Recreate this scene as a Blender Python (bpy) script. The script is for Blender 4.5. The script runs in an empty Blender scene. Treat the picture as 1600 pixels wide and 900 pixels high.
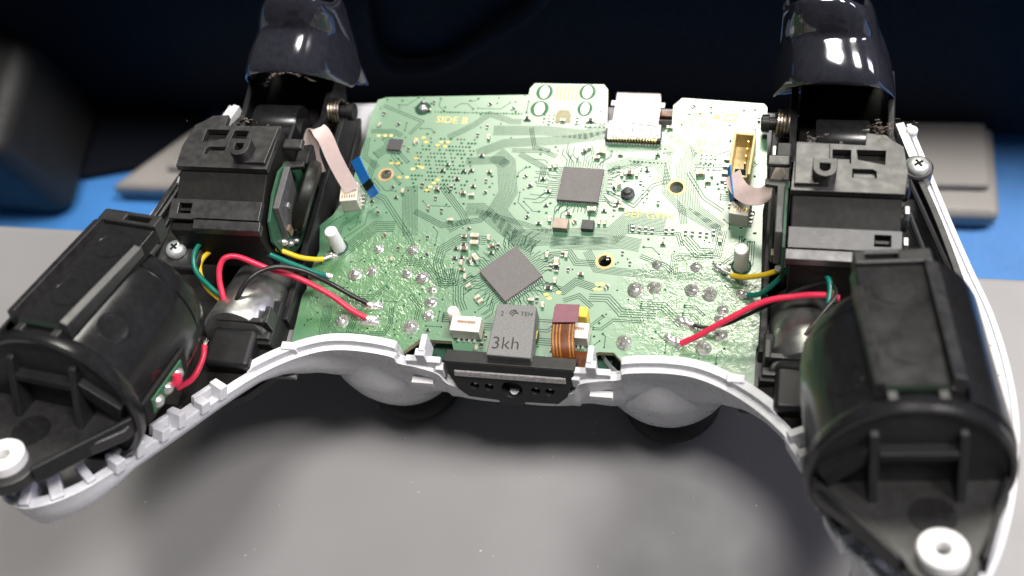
import bpy, bmesh, math, random
from mathutils import Vector, Matrix, noise
RAD = math.radians
random.seed(7)
scene = bpy.context.scene
K = 0.001                                   # everything below is written in millimetres

# ------------------------------------------------------------------ camera, world, lamps, exposure
cam = bpy.data.objects.new('camera', bpy.data.cameras.new('camera'))
scene.collection.objects.link(cam)
cam.matrix_world = Matrix(((0.974940, -0.057978, 0.214782, 0.045623), (0.128508, 0.934849, -0.330972, -0.085258), (-0.181599, 0.350279, 0.918872, 0.236220), (0, 0, 0, 1)))
cam.data.sensor_width = 36.0
cam.data.lens = 41.427
cam.data.clip_start = 0.005
cam.data.clip_end = 20.0
cam.data.dof.use_dof = True
cam.data.dof.focus_distance = 0.220
cam.data.dof.aperture_fstop = 14.0
cam.data.dof.aperture_blades = 0
scene.camera = cam

world = bpy.data.worlds.new('World')
scene.world = world
world.use_nodes = True
bgn = world.node_tree.nodes['Background']
bgn.inputs[0].default_value = (0.78, 0.88, 1.0, 1)
bgn.inputs[1].default_value = 0.07

def panel(name, direction, dist, sx, sy, watts, col=(1, 0.97, 0.93)):
    d = Vector(direction).normalized()
    l = bpy.data.lights.new(name, 'AREA')
    l.shape = 'RECTANGLE'; l.size = sx; l.size_y = sy; l.energy = watts; l.color = col
    o = bpy.data.objects.new(name, l); scene.collection.objects.link(o)
    o.location = d * dist
    o.rotation_euler = d.to_track_quat('Z', 'Y').to_euler()
    return o
panel('ceiling_panel_right', (0.51, 0.16, 0.84), 2.2, 0.46, 0.42, 47, (1, 0.965, 0.94))
panel('ceiling_panel_overhead', (0.06, 0.13, 0.99), 2.2, 0.46, 0.42, 31, (1, 0.965, 0.94))
panel('ceiling_panel_far', (-0.02, 0.785, 0.62), 2.6, 0.95, 0.42, 30, (1, 0.96, 0.82))
panel('ceiling_panel_row_end', (0.05, 0.87, 0.49), 3.8, 1.0, 0.4, 20, (1, 0.98, 0.93))  # added fill lamp, gives the trigger unit plates their grey sheen
panel('window_right', (0.88, 0.30, 0.36), 2.2, 0.4, 0.6, 14, (0.82, 0.78, 1.0))  # added cool fill for sheen on the barrels, no window known there

scene.view_settings.view_transform = 'Standard'
scene.view_settings.look = 'None'
scene.view_settings.exposure = 0.0
scene.view_settings.gamma = 1.0
scene.cycles.use_denoising = True
scene.cycles.max_bounces = 8

# ------------------------------------------------------------------ helpers
CTRL = Matrix.Translation((0, 0, 29.3730 * K)) @ Matrix.Rotation(RAD(-10), 4, 'X')   # board frame -> world
BASE = {}

def tag(o, label, cat, group=None, kind=None):
    if label: o['label'] = label
    if cat: o['category'] = cat
    if group: o['group'] = group
    if kind: o['kind'] = kind
    return o

def thing(name, label, cat, base=(0, 0, 0), group=None, world_frame=False, kind=None):
    o = bpy.data.objects.new(name, None)
    o.empty_display_size = 0.005
    scene.collection.objects.link(o)
    fr = Matrix.Identity(4) if world_frame else CTRL
    o.matrix_world = fr @ Matrix.Translation(Vector(base) * K)
    BASE[o.name] = Vector(base)
    return tag(o, label, cat, group, kind)

def frame(o=(0, 0, 0), x=(1, 0, 0), y=(0, 1, 0), z=(0, 0, 1)):
    return (Vector(o), Vector(x), Vector(y), Vector(z))

def rotz(o, deg):
    c, s = math.cos(RAD(deg)), math.sin(RAD(deg))
    return frame(o, (c, s, 0), (-s, c, 0), (0, 0, 1))

def fp(fr, a, b, c):
    return fr[0] + fr[1] * a + fr[2] * b + fr[3] * c

def spline(pts, sub=6):
    pts = [Vector(p) for p in pts]
    if sub <= 1 or len(pts) < 3: return pts
    out = []
    for i in range(len(pts) - 1):
        p0 = pts[max(i - 1, 0)]; p1 = pts[i]; p2 = pts[i + 1]; p3 = pts[min(i + 2, len(pts) - 1)]
        for k in range(sub):
            t = k / sub
            out.append(0.5 * ((2 * p1) + (p2 - p0) * t + (2 * p0 - 5 * p1 + 4 * p2 - p3) * t * t + (3 * p1 - p0 - 3 * p2 + p3) * t ** 3))
    out.append(pts[-1])
    return out

class MB:
    def __init__(self, sx=1):
        self.v, self.f, self.mi, self.sx, self.cur = [], [], [], sx, 0
    def add(self, vs, fs):
        o = len(self.v)
        self.v += [Vector((p[0] * self.sx, p[1], p[2])) for p in vs]
        for f in fs:
            f = [o + i for i in f]
            self.f.append(f[::-1] if self.sx < 0 else f)
            self.mi.append(self.cur)
        return self
    def box(self, c, s, fr=None):
        fr = fr or frame()
        q = [fp(fr, c[0] + i * s[0] / 2, c[1] + j * s[1] / 2, c[2] + k * s[2] / 2) for k in (-1, 1) for j in (-1, 1) for i in (-1, 1)]
        return self.add(q, [(0, 2, 3, 1), (4, 5, 7, 6), (0, 1, 5, 4), (2, 6, 7, 3), (0, 4, 6, 2), (1, 3, 7, 5)])
    def hexa(self, q):       # 4 bottom (ccw), 4 top
        return self.add(q, [(3, 2, 1, 0), (4, 5, 6, 7), (0, 1, 5, 4), (1, 2, 6, 5), (2, 3, 7, 6), (3, 0, 4, 7)])
    def prism(self, poly, h0, h1, fr=None):
        fr = fr or frame(); n = len(poly)
        area = sum(poly[i][0] * poly[(i + 1) % n][1] - poly[(i + 1) % n][0] * poly[i][1] for i in range(n))
        if area < 0: poly = poly[::-1]
        q = [fp(fr, p[0], p[1], h0) for p in poly] + [fp(fr, p[0], p[1], h1) for p in poly]
        return self.add(q, [tuple(range(n))[::-1], tuple(range(n, 2 * n))] + [(i, (i + 1) % n, n + (i + 1) % n, n + i) for i in range(n)])
    def lathe(self, prof, fr=None, n=24, a0=0.0, a1=360.0, cap=True):
        fr = fr or frame(); full = abs(a1 - a0) >= 359.9; m = n if full else n + 1
        vs = []
        for (r, h) in prof:
            for k in range(m):
                a = RAD(a0 + (a1 - a0) * k / n)
                vs.append(fp(fr, r * math.cos(a), r * math.sin(a), h))
        fs = []
        for j in range(len(prof) - 1):
            for k in range(n):
                k2 = (k + 1) % m
                fs.append((j * m + k, j * m + k2, (j + 1) * m + k2, (j + 1) * m + k))
        if full and cap:
            fs.append(tuple(range(m))[::-1]); fs.append(tuple((len(prof) - 1) * m + k for k in range(m)))
        return self.add(vs, fs)
    def tube(self, pts, r, n=8, sub=6, taper=None):
        P = spline(pts, sub); vs = []; fs = []
        t = (P[1] - P[0]).normalized()
        u = t.orthogonal().normalized()
        for i, p in enumerate(P):
            t2 = (P[min(i + 1, len(P) - 1)] - P[max(i - 1, 0)]).normalized()
            u = (u - t2 * u.dot(t2)).normalized(); w = t2.cross(u)
            rr = r * (taper(i / (len(P) - 1)) if taper else 1)
            for k in range(n):
                a = 2 * math.pi * k / n
                vs.append(p + (u * math.cos(a) + w * math.sin(a)) * rr)
        for i in range(len(P) - 1):
            for k in range(n):
                fs.append((i * n + k, i * n + (k + 1) % n, (i + 1) * n + (k + 1) % n, (i + 1) * n + k))
        fs.append(tuple(range(n))[::-1]); fs.append(tuple((len(P) - 1) * n + k for k in range(n)))
        return self.add(vs, fs)
    def strap(self, pts, wdir, w, th, sub=6, wdir2=None):
        P = spline(pts, sub); vs = []; fs = []
        for i, p in enumerate(P):
            t = (P[min(i + 1, len(P) - 1)] - P[max(i - 1, 0)]).normalized()
            wd = Vector(wdir)
            if wdir2 is not None: wd = wd.lerp(Vector(wdir2), i / (len(P) - 1))
            wd = (wd - t * wd.dot(t)).normalized(); nn = t.cross(wd)
            for (a, b) in ((-1, -1), (1, -1), (1, 1), (-1, 1)):
                vs.append(p + wd * (a * w / 2) + nn * (b * th / 2))
        m = len(P)
        for i in range(m - 1):
            for k in range(4):
                fs.append((i * 4 + k, i * 4 + (k + 1) % 4, (i + 1) * 4 + (k + 1) % 4, (i + 1) * 4 + k))
        fs.append((3, 2, 1, 0)); fs.append(tuple((m - 1) * 4 + k for k in range(4)))
        return self.add(vs, fs)
    def grid(self, rows, closed=False):
        n = len(rows[0]); vs = [p for r in rows for p in r]; fs = []
        for j in range(len(rows) - 1):
            for k in range(n if closed else n - 1):
                fs.append((j * n + k, j * n + (k + 1) % n, (j + 1) * n + (k + 1) % n, (j + 1) * n + k))
        return self.add(vs, fs)
    def build(self, name, mats, parent, bevel=0, seg=2, smooth=40, kind=None, recalc=False, subsurf=0, solid=0):
        root = parent
        while root.parent is not None: root = root.parent
        base = BASE[root.name]
        me = bpy.data.meshes.new(name)
        me.from_pydata([(p - base) * K for p in self.v], [], self.f)
        if recalc:
            bm = bmesh.new(); bm.from_mesh(me); bmesh.ops.recalc_face_normals(bm, faces=bm.faces); bm.to_mesh(me); bm.free()
        return finish(me, name, mats, parent, bevel, seg, smooth, kind, subsurf, solid, self.mi)

def finish(me, name, mats, parent, bevel=0, seg=2, smooth=40, kind=None, subsurf=0, solid=0, mi=None):
    if not isinstance(mats, (list, tuple)): mats = [mats]
    for m in mats: me.materials.append(m)
    if mi and len(mats) > 1: me.polygons.foreach_set('material_index', mi)
    if smooth:
        me.polygons.foreach_set('use_smooth', [True] * len(me.polygons))
        if smooth < 180: me.set_sharp_from_angle(angle=RAD(smooth))
    me.update()
    o = bpy.data.objects.new(name, me)
    scene.collection.objects.link(o)
    o.parent = parent
    if solid:
        md = o.modifiers.new('solid', 'SOLIDIFY'); md.thickness = solid * K; md.offset = -1
    if subsurf:
        md = o.modifiers.new('sub', 'SUBSURF'); md.levels = subsurf; md.render_levels = subsurf
    if bevel:
        md = o.modifiers.new('bevel', 'BEVEL'); md.width = bevel * K; md.segments = seg; md.limit_method = 'ANGLE'; md.angle_limit = RAD(35); md.harden_normals = True
    if kind: o['kind'] = kind
    return o

def plate(outline, holes, h0, h1, name, mats, parent, fr=None, bevel=0, side_mat=False, smooth=30, kind=None):
    """flat plate with true holes: 2D filled curve, extruded, moved into its frame"""
    fr = fr or frame()
    cu = bpy.data.curves.new('tmp', 'CURVE'); cu.dimensions = '2D'; cu.fill_mode = 'BOTH'; cu.extrude = abs(h1 - h0) / 2
    for poly in [outline] + list(holes):
        sp = cu.splines.new('POLY'); sp.points.add(len(poly) - 1)
        for i, p in enumerate(poly): sp.points[i].co = (p[0], p[1], 0, 1)
        sp.use_cyclic_u = True
    ob = bpy.data.objects.new('tmp', cu); scene.collection.objects.link(ob)
    dg = bpy.context.evaluated_depsgraph_get()
    me = bpy.data.meshes.new_from_object(ob.evaluated_get(dg))
    bpy.data.objects.remove(ob); bpy.data.curves.remove(cu)
    root = parent
    while root.parent is not None: root = root.parent
    base = BASE[root.name]; hm = (h0 + h1) / 2
    bm = bmesh.new(); bm.from_mesh(me)
    bmesh.ops.remove_doubles(bm, verts=bm.verts, dist=1e-4)
    bmesh.ops.recalc_face_normals(bm, faces=bm.faces)
    up = [abs(f.normal.z) > 0.5 for f in bm.faces]
    for v in bm.verts: v.co = (fp(fr, v.co.x, v.co.y, v.co.z + hm) - base) * K
    bmesh.ops.recalc_face_normals(bm, faces=bm.faces)
    bm.to_mesh(me); bm.free(); me.name = name
    me.materials.clear()
    return finish(me, name, mats, parent, bevel, 2, smooth, kind, 0, 0, [0 if u else 1 for u in up] if side_mat else None)

def circle(c, r, n=24, sx=1, sy=1):
    return [(c[0] + r * sx * math.cos(2 * math.pi * k / n), c[1] + r * sy * math.sin(2 * math.pi * k / n)) for k in range(n)]

def text(body, size, o, mat, parent, name='lettering', rot=0, h=0.02, fr=None, align='CENTER', xs=1.0, weight=0.0):
    cu = bpy.data.curves.new('tmp', 'FONT'); cu.body = body; cu.size = size; cu.align_x = align; cu.align_y = 'CENTER'; cu.resolution_u = 2
    cu.offset = weight
    ob = bpy.data.objects.new('tmp', cu); scene.collection.objects.link(ob)
    dg = bpy.context.evaluated_depsgraph_get()
    me = bpy.data.meshes.new_from_object(ob.evaluated_get(dg))
    bpy.data.objects.remove(ob); bpy.data.curves.remove(cu)
    root = parent
    while root.parent is not None: root = root.parent
    base = BASE[root.name]
    fr = fr or rotz(o, rot)
    for v in me.vertices: v.co = (fp(fr, v.co.x * xs, v.co.y, h) - base) * K
    me.name = name; me.materials.clear()
    return finish(me, name, mat, parent, smooth=0)

# ------------------------------------------------------------------ materials
def principled(name):
    m = bpy.data.materials.new(name); m.use_nodes = True
    nt = m.node_tree
    return m, nt, nt.nodes['Principled BSDF']

def mat(name, col, rough, metal=0.0, spec=0.5, cvar=0.12, cscale=900, rvar=0.08, rscale=700, bump=0.0, bscale=5000, coat=0.0, col2=None, detail=3, alpha=1.0, trans=0.0, sss=0.0, coatr=0.08):
    m, nt, b = principled(name); N, L = nt.nodes, nt.links
    tc = N.new('ShaderNodeTexCoord')
    nz = N.new('ShaderNodeTexNoise'); nz.inputs['Scale'].default_value = cscale; nz.inputs['Detail'].default_value = detail
    L.new(tc.outputs['Object'], nz.inputs['Vector'])
    mx = N.new('ShaderNodeMix'); mx.data_type = 'RGBA'
    c2 = col2 or tuple(min(1, c * (1 + cvar)) for c in col)
    c1 = col if col2 else tuple(c * (1 - cvar) for c in col)
    mx.inputs[6].default_value = (*c1, 1); mx.inputs[7].default_value = (*c2, 1)
    cr = N.new('ShaderNodeMapRange'); cr.inputs[1].default_value = 0.3; cr.inputs[2].default_value = 0.7
    L.new(nz.outputs['Fac'], cr.inputs[0]); L.new(cr.outputs[0], mx.inputs[0])
    L.new(mx.outputs[2], b.inputs['Base Color'])
    nr = N.new('ShaderNodeTexNoise'); nr.inputs['Scale'].default_value = rscale; nr.inputs['Detail'].default_value = 4
    L.new(tc.outputs['Object'], nr.inputs['Vector'])
    mr = N.new('ShaderNodeMapRange'); mr.inputs[1].default_value = 0.3; mr.inputs[2].default_value = 0.7
    mr.inputs[3].default_value = max(0.02, rough - rvar); mr.inputs[4].default_value = min(1, rough + rvar)
    L.new(nr.outputs['Fac'], mr.inputs[0]); L.new(mr.outputs[0], b.inputs['Roughness'])
    b.inputs['Metallic'].default_value = metal
    b.inputs['Specular IOR Level'].default_value = spec
    b.inputs['Coat Weight'].default_value = coat; b.inputs['Coat Roughness'].default_value = coatr
    b.inputs['Alpha'].default_value = alpha
    b.inputs['Transmission Weight'].default_value = trans
    if sss:
        b.inputs['Subsurface Weight'].default_value = sss; b.inputs['Subsurface Radius'].default_value = (1, 1, 1); b.inputs['Subsurface Scale'].default_value = 0.0006
    if bump:
        nb = N.new('ShaderNodeTexNoise'); nb.inputs['Scale'].default_value = bscale; nb.inputs['Detail'].default_value = 2
        L.new(tc.outputs['Object'], nb.inputs['Vector'])
        bp = N.new('ShaderNodeBump'); bp.inputs['Strength'].default_value = bump; bp.inputs['Distance'].default_value = 0.0001
        L.new(nb.outputs['Fac'], bp.inputs['Height']); L.new(bp.outputs[0], b.inputs['Normal'])
    return m

M = {}
M['shell'] = mat('white_shell_plastic', (0.67, 0.67, 0.69), 0.32, cvar=0.04, bump=0.05, bscale=4000, sss=0.1)
nt_ = M['shell'].node_tree; b_ = nt_.nodes['Principled BSDF']; src = b_.inputs['Base Color'].links[0].from_socket
tc_ = nt_.nodes.new('ShaderNodeTexCoord'); n1 = nt_.nodes.new('ShaderNodeTexNoise'); n1.inputs['Scale'].default_value = 420; n1.inputs['Detail'].default_value = 6; n1.inputs['Roughness'].default_value = 0.7
r1 = nt_.nodes.new('ShaderNodeMapRange'); r1.inputs[1].default_value = 0.60; r1.inputs[2].default_value = 0.74; r1.inputs[4].default_value = 0.30
m1 = nt_.nodes.new('ShaderNodeMix'); m1.data_type = 'RGBA'; m1.inputs[7].default_value = (0.36, 0.31, 0.26, 1)
nt_.links.new(tc_.outputs['Object'], n1.inputs['Vector']); nt_.links.new(n1.outputs['Fac'], r1.inputs[0]); nt_.links.new(r1.outputs[0], m1.inputs[0])
nt_.links.new(src, m1.inputs[6]); nt_.links.new(m1.outputs[2], b_.inputs['Base Color'])
M['band'] = mat('deep_black_plastic', (0.012, 0.011, 0.010), 0.55, spec=0.16, rvar=0.04, cvar=0.2)
M['satin'] = mat('satin_black_plastic', (0.011, 0.0105, 0.011), 0.22, spec=0.6, bump=0.03, bscale=4500, rvar=0.05, rscale=220, cvar=0.2)
M['black'] = mat('black_plastic', (0.012, 0.012, 0.0125), 0.42, spec=0.35, bump=0.10, bscale=4500, rvar=0.04, rscale=350, cvar=0.2)
M['black_matte'] = mat('matte_black_plastic', (0.016, 0.0155, 0.0155), 0.40, spec=0.6, bump=0.14, bscale=5000, rvar=0.05, rscale=260, cvar=0.25)
M['black_worn'] = mat('scuffed_black_plastic', (0.022, 0.021, 0.021), 0.38, spec=0.75, bump=0.14, bscale=3200, rvar=0.06, rscale=600, cvar=0.3, cscale=600)
M['gloss'] = mat('glossy_black_plastic', (0.020, 0.020, 0.027), 0.09, spec=1.0, rvar=0.03, rscale=150, cvar=0.2, coat=0.0)
M['dark'] = mat('dark_frame_plastic', (0.010, 0.010, 0.010), 0.55, bump=0.1)
M['rubber'] = mat('black_rubber', (0.02, 0.02, 0.02), 0.6, bump=0.2)
M['gear'] = mat('olive_black_gear_plastic', (0.010, 0.0105, 0.008), 0.45, spec=0.3, bump=0.1)
M['ic'] = mat('chip_epoxy', (0.135, 0.125, 0.122), 0.52, cvar=0.16, cscale=5200, bump=0.25, bscale=6000)
M['ic2'] = mat('small_chip_epoxy', (0.055, 0.054, 0.056), 0.45, cvar=0.3, cscale=3500, bump=0.2, bscale=6000)
M['foam'] = mat('dark_grey_foam_tape', (0.19, 0.187, 0.183), 0.8, cvar=0.28, cscale=5200, bump=0.6, bscale=3600)
M['foam_light'] = mat('grey_foam_strip', (0.26, 0.25, 0.245), 0.8, cvar=0.4, cscale=3000, bump=0.6, bscale=3000)
M['tin'] = mat('solder_tin', (0.74, 0.72, 0.69), 0.30, metal=0.8, rvar=0.12, rscale=1500, bump=0.35, bscale=1300, cvar=0.12)
M['steel'] = mat('zinc_steel', (0.66, 0.68, 0.67), 0.38, metal=0.6, rvar=0.1, cvar=0.08)
M['can'] = mat('motor_can_steel', (0.36, 0.36, 0.345), 0.36, metal=0.9, rvar=0.10, rscale=300, cvar=0.12)
M['goldpad'] = mat('gold_plating', (0.85, 0.63, 0.22), 0.35, metal=1.0)
M['silk'] = mat('yellow_silkscreen', (0.66, 0.55, 0.22), 0.6, cvar=0.15)
M['conn'] = mat('cream_connector_plastic', (0.70, 0.65, 0.57), 0.45, cvar=0.05, sss=0.1)
M['amber'] = mat('aged_amber_connector_plastic', (0.56, 0.44, 0.20), 0.4, cvar=0.1, sss=0.1)
M['white'] = mat('white_plastic', (0.78, 0.77, 0.76), 0.35, cvar=0.03, sss=0.1)
M['ceramic'] = mat('beige_ceramic', (0.50, 0.42, 0.30), 0.4, cvar=0.15)
M['ceramic_brown'] = mat('brown_ceramic', (0.16, 0.11, 0.07), 0.4, cvar=0.25)
M['resistor'] = mat('black_resistor_body', (0.02, 0.02, 0.02), 0.4)
M['yellow'] = mat('yellow_wire_jacket', (0.78, 0.52, 0.02), 0.36, cvar=0.05)
M['green'] = mat('green_wire_jacket', (0.0, 0.16, 0.115), 0.36, cvar=0.08)
M['red'] = mat('red_wire_jacket', (0.66, 0.028, 0.075), 0.36, cvar=0.06)
M['blackwire'] = mat('black_wire_jacket', (0.014, 0.014, 0.014), 0.36)
M['ffc'] = mat('pale_pink_ribbon', (0.74, 0.58, 0.54), 0.4, cvar=0.05)
M['blue'] = mat('blue_stiffener', (0.012, 0.16, 0.50), 0.38, cvar=0.08)
M['kapton'] = mat('amber_polyimide', (0.13, 0.036, 0.008), 0.28, cvar=0.15, cscale=300)
M['kapton_trace'] = mat('polyimide_trace', (0.42, 0.18, 0.03), 0.35, metal=0.3)
M['purple'] = mat('purple_stiffener', (0.20, 0.075, 0.10), 0.42, cvar=0.1)
M['yellowtab'] = mat('yellow_latch_plastic', (0.85, 0.58, 0.06), 0.4)
M['silverfoil'] = mat('silver_ribbon_foil', (0.62, 0.60, 0.62), 0.42, metal=0.3, cvar=0.05)
M['whiteffc'] = mat('white_ribbon', (0.80, 0.76, 0.76), 0.4, cvar=0.03)
M['edge'] = mat('laminate_edge', (0.36, 0.33, 0.20), 0.6, cvar=0.2)
M['gap'] = mat('bare_laminate_mask', (0.026, 0.070, 0.044), 0.7, spec=0.12, cvar=0.2)
M['viahole'] = mat('via_hole', (0.008, 0.014, 0.010), 0.8, spec=0.1)
M['lint'] = mat('pale_lint', (0.45, 0.36, 0.30), 0.9, cvar=0.4, cscale=2000)
M['spot'] = mat('dark_ejector_spot', (0.017, 0.0165, 0.0165), 0.42, bump=0.12, rvar=0.1)
M['brass'] = mat('spring_wire', (0.42, 0.36, 0.30), 0.3, metal=1.0)

def pcb_material():
    m, nt, b = principled('green_solder_mask'); N, L = nt.nodes, nt.links
    tc = N.new('ShaderNodeTexCoord')
    def dist(c):
        d = N.new('ShaderNodeVectorMath'); d.operation = 'DISTANCE'; d.inputs[1].default_value = tuple(x * K for x in c)
        L.new(tc.outputs['Object'], d.inputs[0]); return d.outputs['Value']
    def math_(op, a, bb, v=None):
        n = N.new('ShaderNodeMath'); n.operation = op; L.new(a, n.inputs[0])
        if bb is not None: L.new(bb, n.inputs[1])
        else: n.inputs[1].default_value = v
        return n.outputs[0]
    def noise_(s, d=3):
        n = N.new('ShaderNodeTexNoise'); n.inputs['Scale'].default_value = s; n.inputs['Detail'].default_value = d
        L.new(tc.outputs['Object'], n.inputs['Vector']); return n.outputs['Fac']
    dm = math_('MINIMUM', dist((-28, -14, 0)), dist((33, -15, 0)))
    dn = N.new('ShaderNodeMath'); dn.operation = 'MULTIPLY_ADD'; dn.inputs[1].default_value = 0.012; L.new(noise_(160, 3), dn.inputs[0]); L.new(dm, dn.inputs[2])
    mk = N.new('ShaderNodeMapRange'); mk.inputs[1].default_value = 0.024; mk.inputs[2].default_value = 0.015; mk.inputs[3].default_value = 0; mk.inputs[4].default_value = 1
    L.new(dn.outputs[0], mk.inputs[0])
    # colour: copper pour / bare laminate patches, and yellowish flux film round the joints
    c1 = N.new('ShaderNodeMix'); c1.data_type = 'RGBA'; c1.inputs[6].default_value = (0.032, 0.155, 0.062, 1); c1.inputs[7].default_value = (0.060, 0.215, 0.090, 1)
    L.new(noise_(420, 4), c1.inputs[0])
    c2 = N.new('ShaderNodeMix'); c2.data_type = 'RGBA'; c2.inputs[7].default_value = (0.075, 0.215, 0.050, 1)
    L.new(c1.outputs[2], c2.inputs[6])
    L.new(math_('MULTIPLY', mk.outputs[0], None, 0.6), c2.inputs[0])
    L.new(c2.outputs[2], b.inputs['Base Color'])
    # relief: fine weave everywhere, lumpy flux round the joints
    h1 = math_('MULTIPLY', noise_(2600, 2), None, 0.05)
    vo = N.new('ShaderNodeTexNoise'); vo.inputs['Scale'].default_value = 780; vo.inputs['Detail'].default_value = 3; vo.inputs['Distortion'].default_value = 2.0
    L.new(tc.outputs['Object'], vo.inputs['Vector'])
    h2 = math_('MULTIPLY', math_('MULTIPLY', vo.outputs['Fac'], mk.outputs[0]), None, 1.0)
    hs = math_('ADD', h1, h2)
    bp = N.new('ShaderNodeBump'); bp.inputs['Strength'].default_value = 0.6; bp.inputs['Distance'].default_value = 0.00018
    L.new(hs, bp.inputs['Height']); L.new(bp.outputs[0], b.inputs['Normal'])
    rr = N.new('ShaderNodeMapRange'); rr.inputs[3].default_value = 0.36; rr.inputs[4].default_value = 0.20
    L.new(mk.outputs[0], rr.inputs[0]); L.new(rr.outputs[0], b.inputs['Roughness'])
    b.inputs['Specular IOR Level'].default_value = 1.0
    b.inputs['Coat Weight'].default_value = 1.0; b.inputs['Coat IOR'].default_value = 2.35; b.inputs['Coat Roughness'].default_value = 0.33
    L.new(bp.outputs[0], b.inputs['Coat Normal'])
    return m
M['pcb'] = pcb_material()

# ------------------------------------------------------------------ setting: grey work surface, blue bench, things behind
def table_material():
    m = mat('grey_work_mat', (0.24, 0.233, 0.233), 0.52, cvar=0.10, cscale=14, bump=0.06, bscale=2500, rvar=0.05, rscale=90)
    nt = m.node_tree; N, L = nt.nodes, nt.links; b = N['Principled BSDF']; src = b.inputs['Base Color'].links[0].from_socket
    tc = N.new('ShaderNodeTexCoord'); mp = N.new('ShaderNodeMapping'); mp.inputs['Scale'].default_value = (30, 260, 1); mp.inputs['Rotation'].default_value = (0, 0, 0.5)
    n1 = N.new('ShaderNodeTexNoise'); n1.inputs['Scale'].default_value = 1.0; n1.inputs['Detail'].default_value = 8; n1.inputs['Roughness'].default_value = 0.75
    r1 = N.new('ShaderNodeMapRange'); r1.inputs[1].default_value = 0.62; r1.inputs[2].default_value = 0.80; r1.inputs[4].default_value = 0.16
    mx = N.new('ShaderNodeMix'); mx.data_type = 'RGBA'; mx.inputs[7].default_value = (0.40, 0.39, 0.385, 1)
    L.new(tc.outputs['Object'], mp.inputs['Vector']); L.new(mp.outputs[0], n1.inputs['Vector']); L.new(n1.outputs['Fac'], r1.inputs[0]); L.new(r1.outputs[0], mx.inputs[0]); L.new(src, mx.inputs[6]); L.new(mx.outputs[2], b.inputs['Base Color'])
    return m
M['table'] = table_material()
M['bluemat'] = mat('blue_bench_mat', (0.05, 0.22, 0.56), 0.55, cvar=0.08, cscale=60)
ROOT = {}
ws = thing('work_surface', 'matte grey work surface under the opened controller', None, (0, 0, 0), world_frame=True, kind='structure')
MB().box((0, -391.5, -10), (1400, 800, 20)).build('slab', M['table'], ws, bevel=1.5)
bb = thing('bench_top', 'blue bench mat beyond the grey work surface', None, (0, 0, -110), world_frame=True, kind='structure')
MB().box((0, 300, -120), (2600, 2600, 20)).build('mat', M['bluemat'], bb)
mb = MB()
rs = random.Random(3)
for i in range(120):                                   # dust flecks lying on the grey surface
    x, y = rs.uniform(-110, 110), rs.uniform(-78, 8)
    r = rs.choice([0.08, 0.1, 0.12, 0.16, 0.22]); a = rs.uniform(0, 180)
    mb.box((0, 0, 0.04), (r * rs.uniform(1, 3.2), r, 0.08), rotz((x, y, 0.0), a))
du = thing('dust', 'pale dust flecks scattered over the grey work surface', 'dust', (0, 0, 0), world_frame=True, kind='stuff')
mb.build('fleck', mat('dust_white', (0.6, 0.6, 0.6), 0.8), du, kind='stuff')

# blurred things on the bench behind: silver tray, long black box, charcoal block, looped cable
M['silver'] = mat('silver_painted_metal', (0.33, 0.305, 0.28), 0.5, cvar=0.06, cscale=40)
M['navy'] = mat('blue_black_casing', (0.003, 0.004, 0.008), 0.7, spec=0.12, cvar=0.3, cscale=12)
M['charcoal'] = mat('charcoal_plastic', (0.014, 0.0135, 0.013), 0.6, cvar=0.15, cscale=30)
tr = thing('metal_tray', 'wide silver metal tray lying on the blue bench behind the controller', 'tray', (-20, 80, -110), world_frame=True)
q = [(-180.64, 64.04, -100.00), (110.34, 67.22, -100.00), (108.06, 98.85, -100.00), (-153.98, 88.76, -100.00)]
MB().prism([p[:2] for p in q], -110, -100).build('tray_body', M['silver'], tr, bevel=3, seg=3)
q = [(-159.00, 70.79, -97.00), (107.01, 75.17, -97.00), (105.34, 97.58, -97.00), (-147.55, 87.85, -97.00)]
MB().prism([p[:2] for p in q], -100, -97).build('raised_top', M['silver'], tr, bevel=1.5)
eq = thing('instrument_box', 'long blue-black instrument box in the shadow behind the tray', 'box', (0, 170, -110), world_frame=True)
f0 = (-138.03, 93.96, -105.00)[1] + 2
MB().prism([(-190, f0), (420, f0), (420, f0 + 320), (-520, f0 + 320), (-520, f0 + 70)], -108, 10).build('casing', M['navy'], eq, bevel=6, seg=4)
for x in (-150, 20, 240): MB().lathe([(7, -110), (7, -107)], frame((x, f0 + 14, 0)), 16).build('rubber_foot', M['rubber'], eq)
cb = thing('charcoal_block', 'charcoal grey block with rounded corner at the far left of the bench', 'block', (-240, 100, -110), world_frame=True)
q = [(-194.55, 56.05, -60.00), (-194.88, 76.60, -60.00), (-194.83, 112.60, -60.00)]
MB().prism([(-460, q[0][1]), (q[0][0], q[0][1]), (q[1][0], q[1][1]), (q[2][0], q[2][1] + 60), (-460, 260)], -110, -60).build('casing', M['charcoal'], cb, bevel=7, seg=4)
pd = thing('navy_pad', 'dark navy pad lying on the blue bench beside the tray', 'pad', (-240, 90, -110), world_frame=True)  # thin dark sheet in place of shade falling on the blue mat
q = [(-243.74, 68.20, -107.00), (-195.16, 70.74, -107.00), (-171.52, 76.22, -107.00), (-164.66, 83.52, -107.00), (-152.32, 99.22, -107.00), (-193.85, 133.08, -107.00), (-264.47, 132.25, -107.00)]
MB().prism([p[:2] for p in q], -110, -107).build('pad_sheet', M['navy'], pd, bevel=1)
cl = thing('looped_cable', 'black cable drooping in a loop against the dark box', 'cable', (-60, f0 - 4, -60), world_frame=True)
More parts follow.
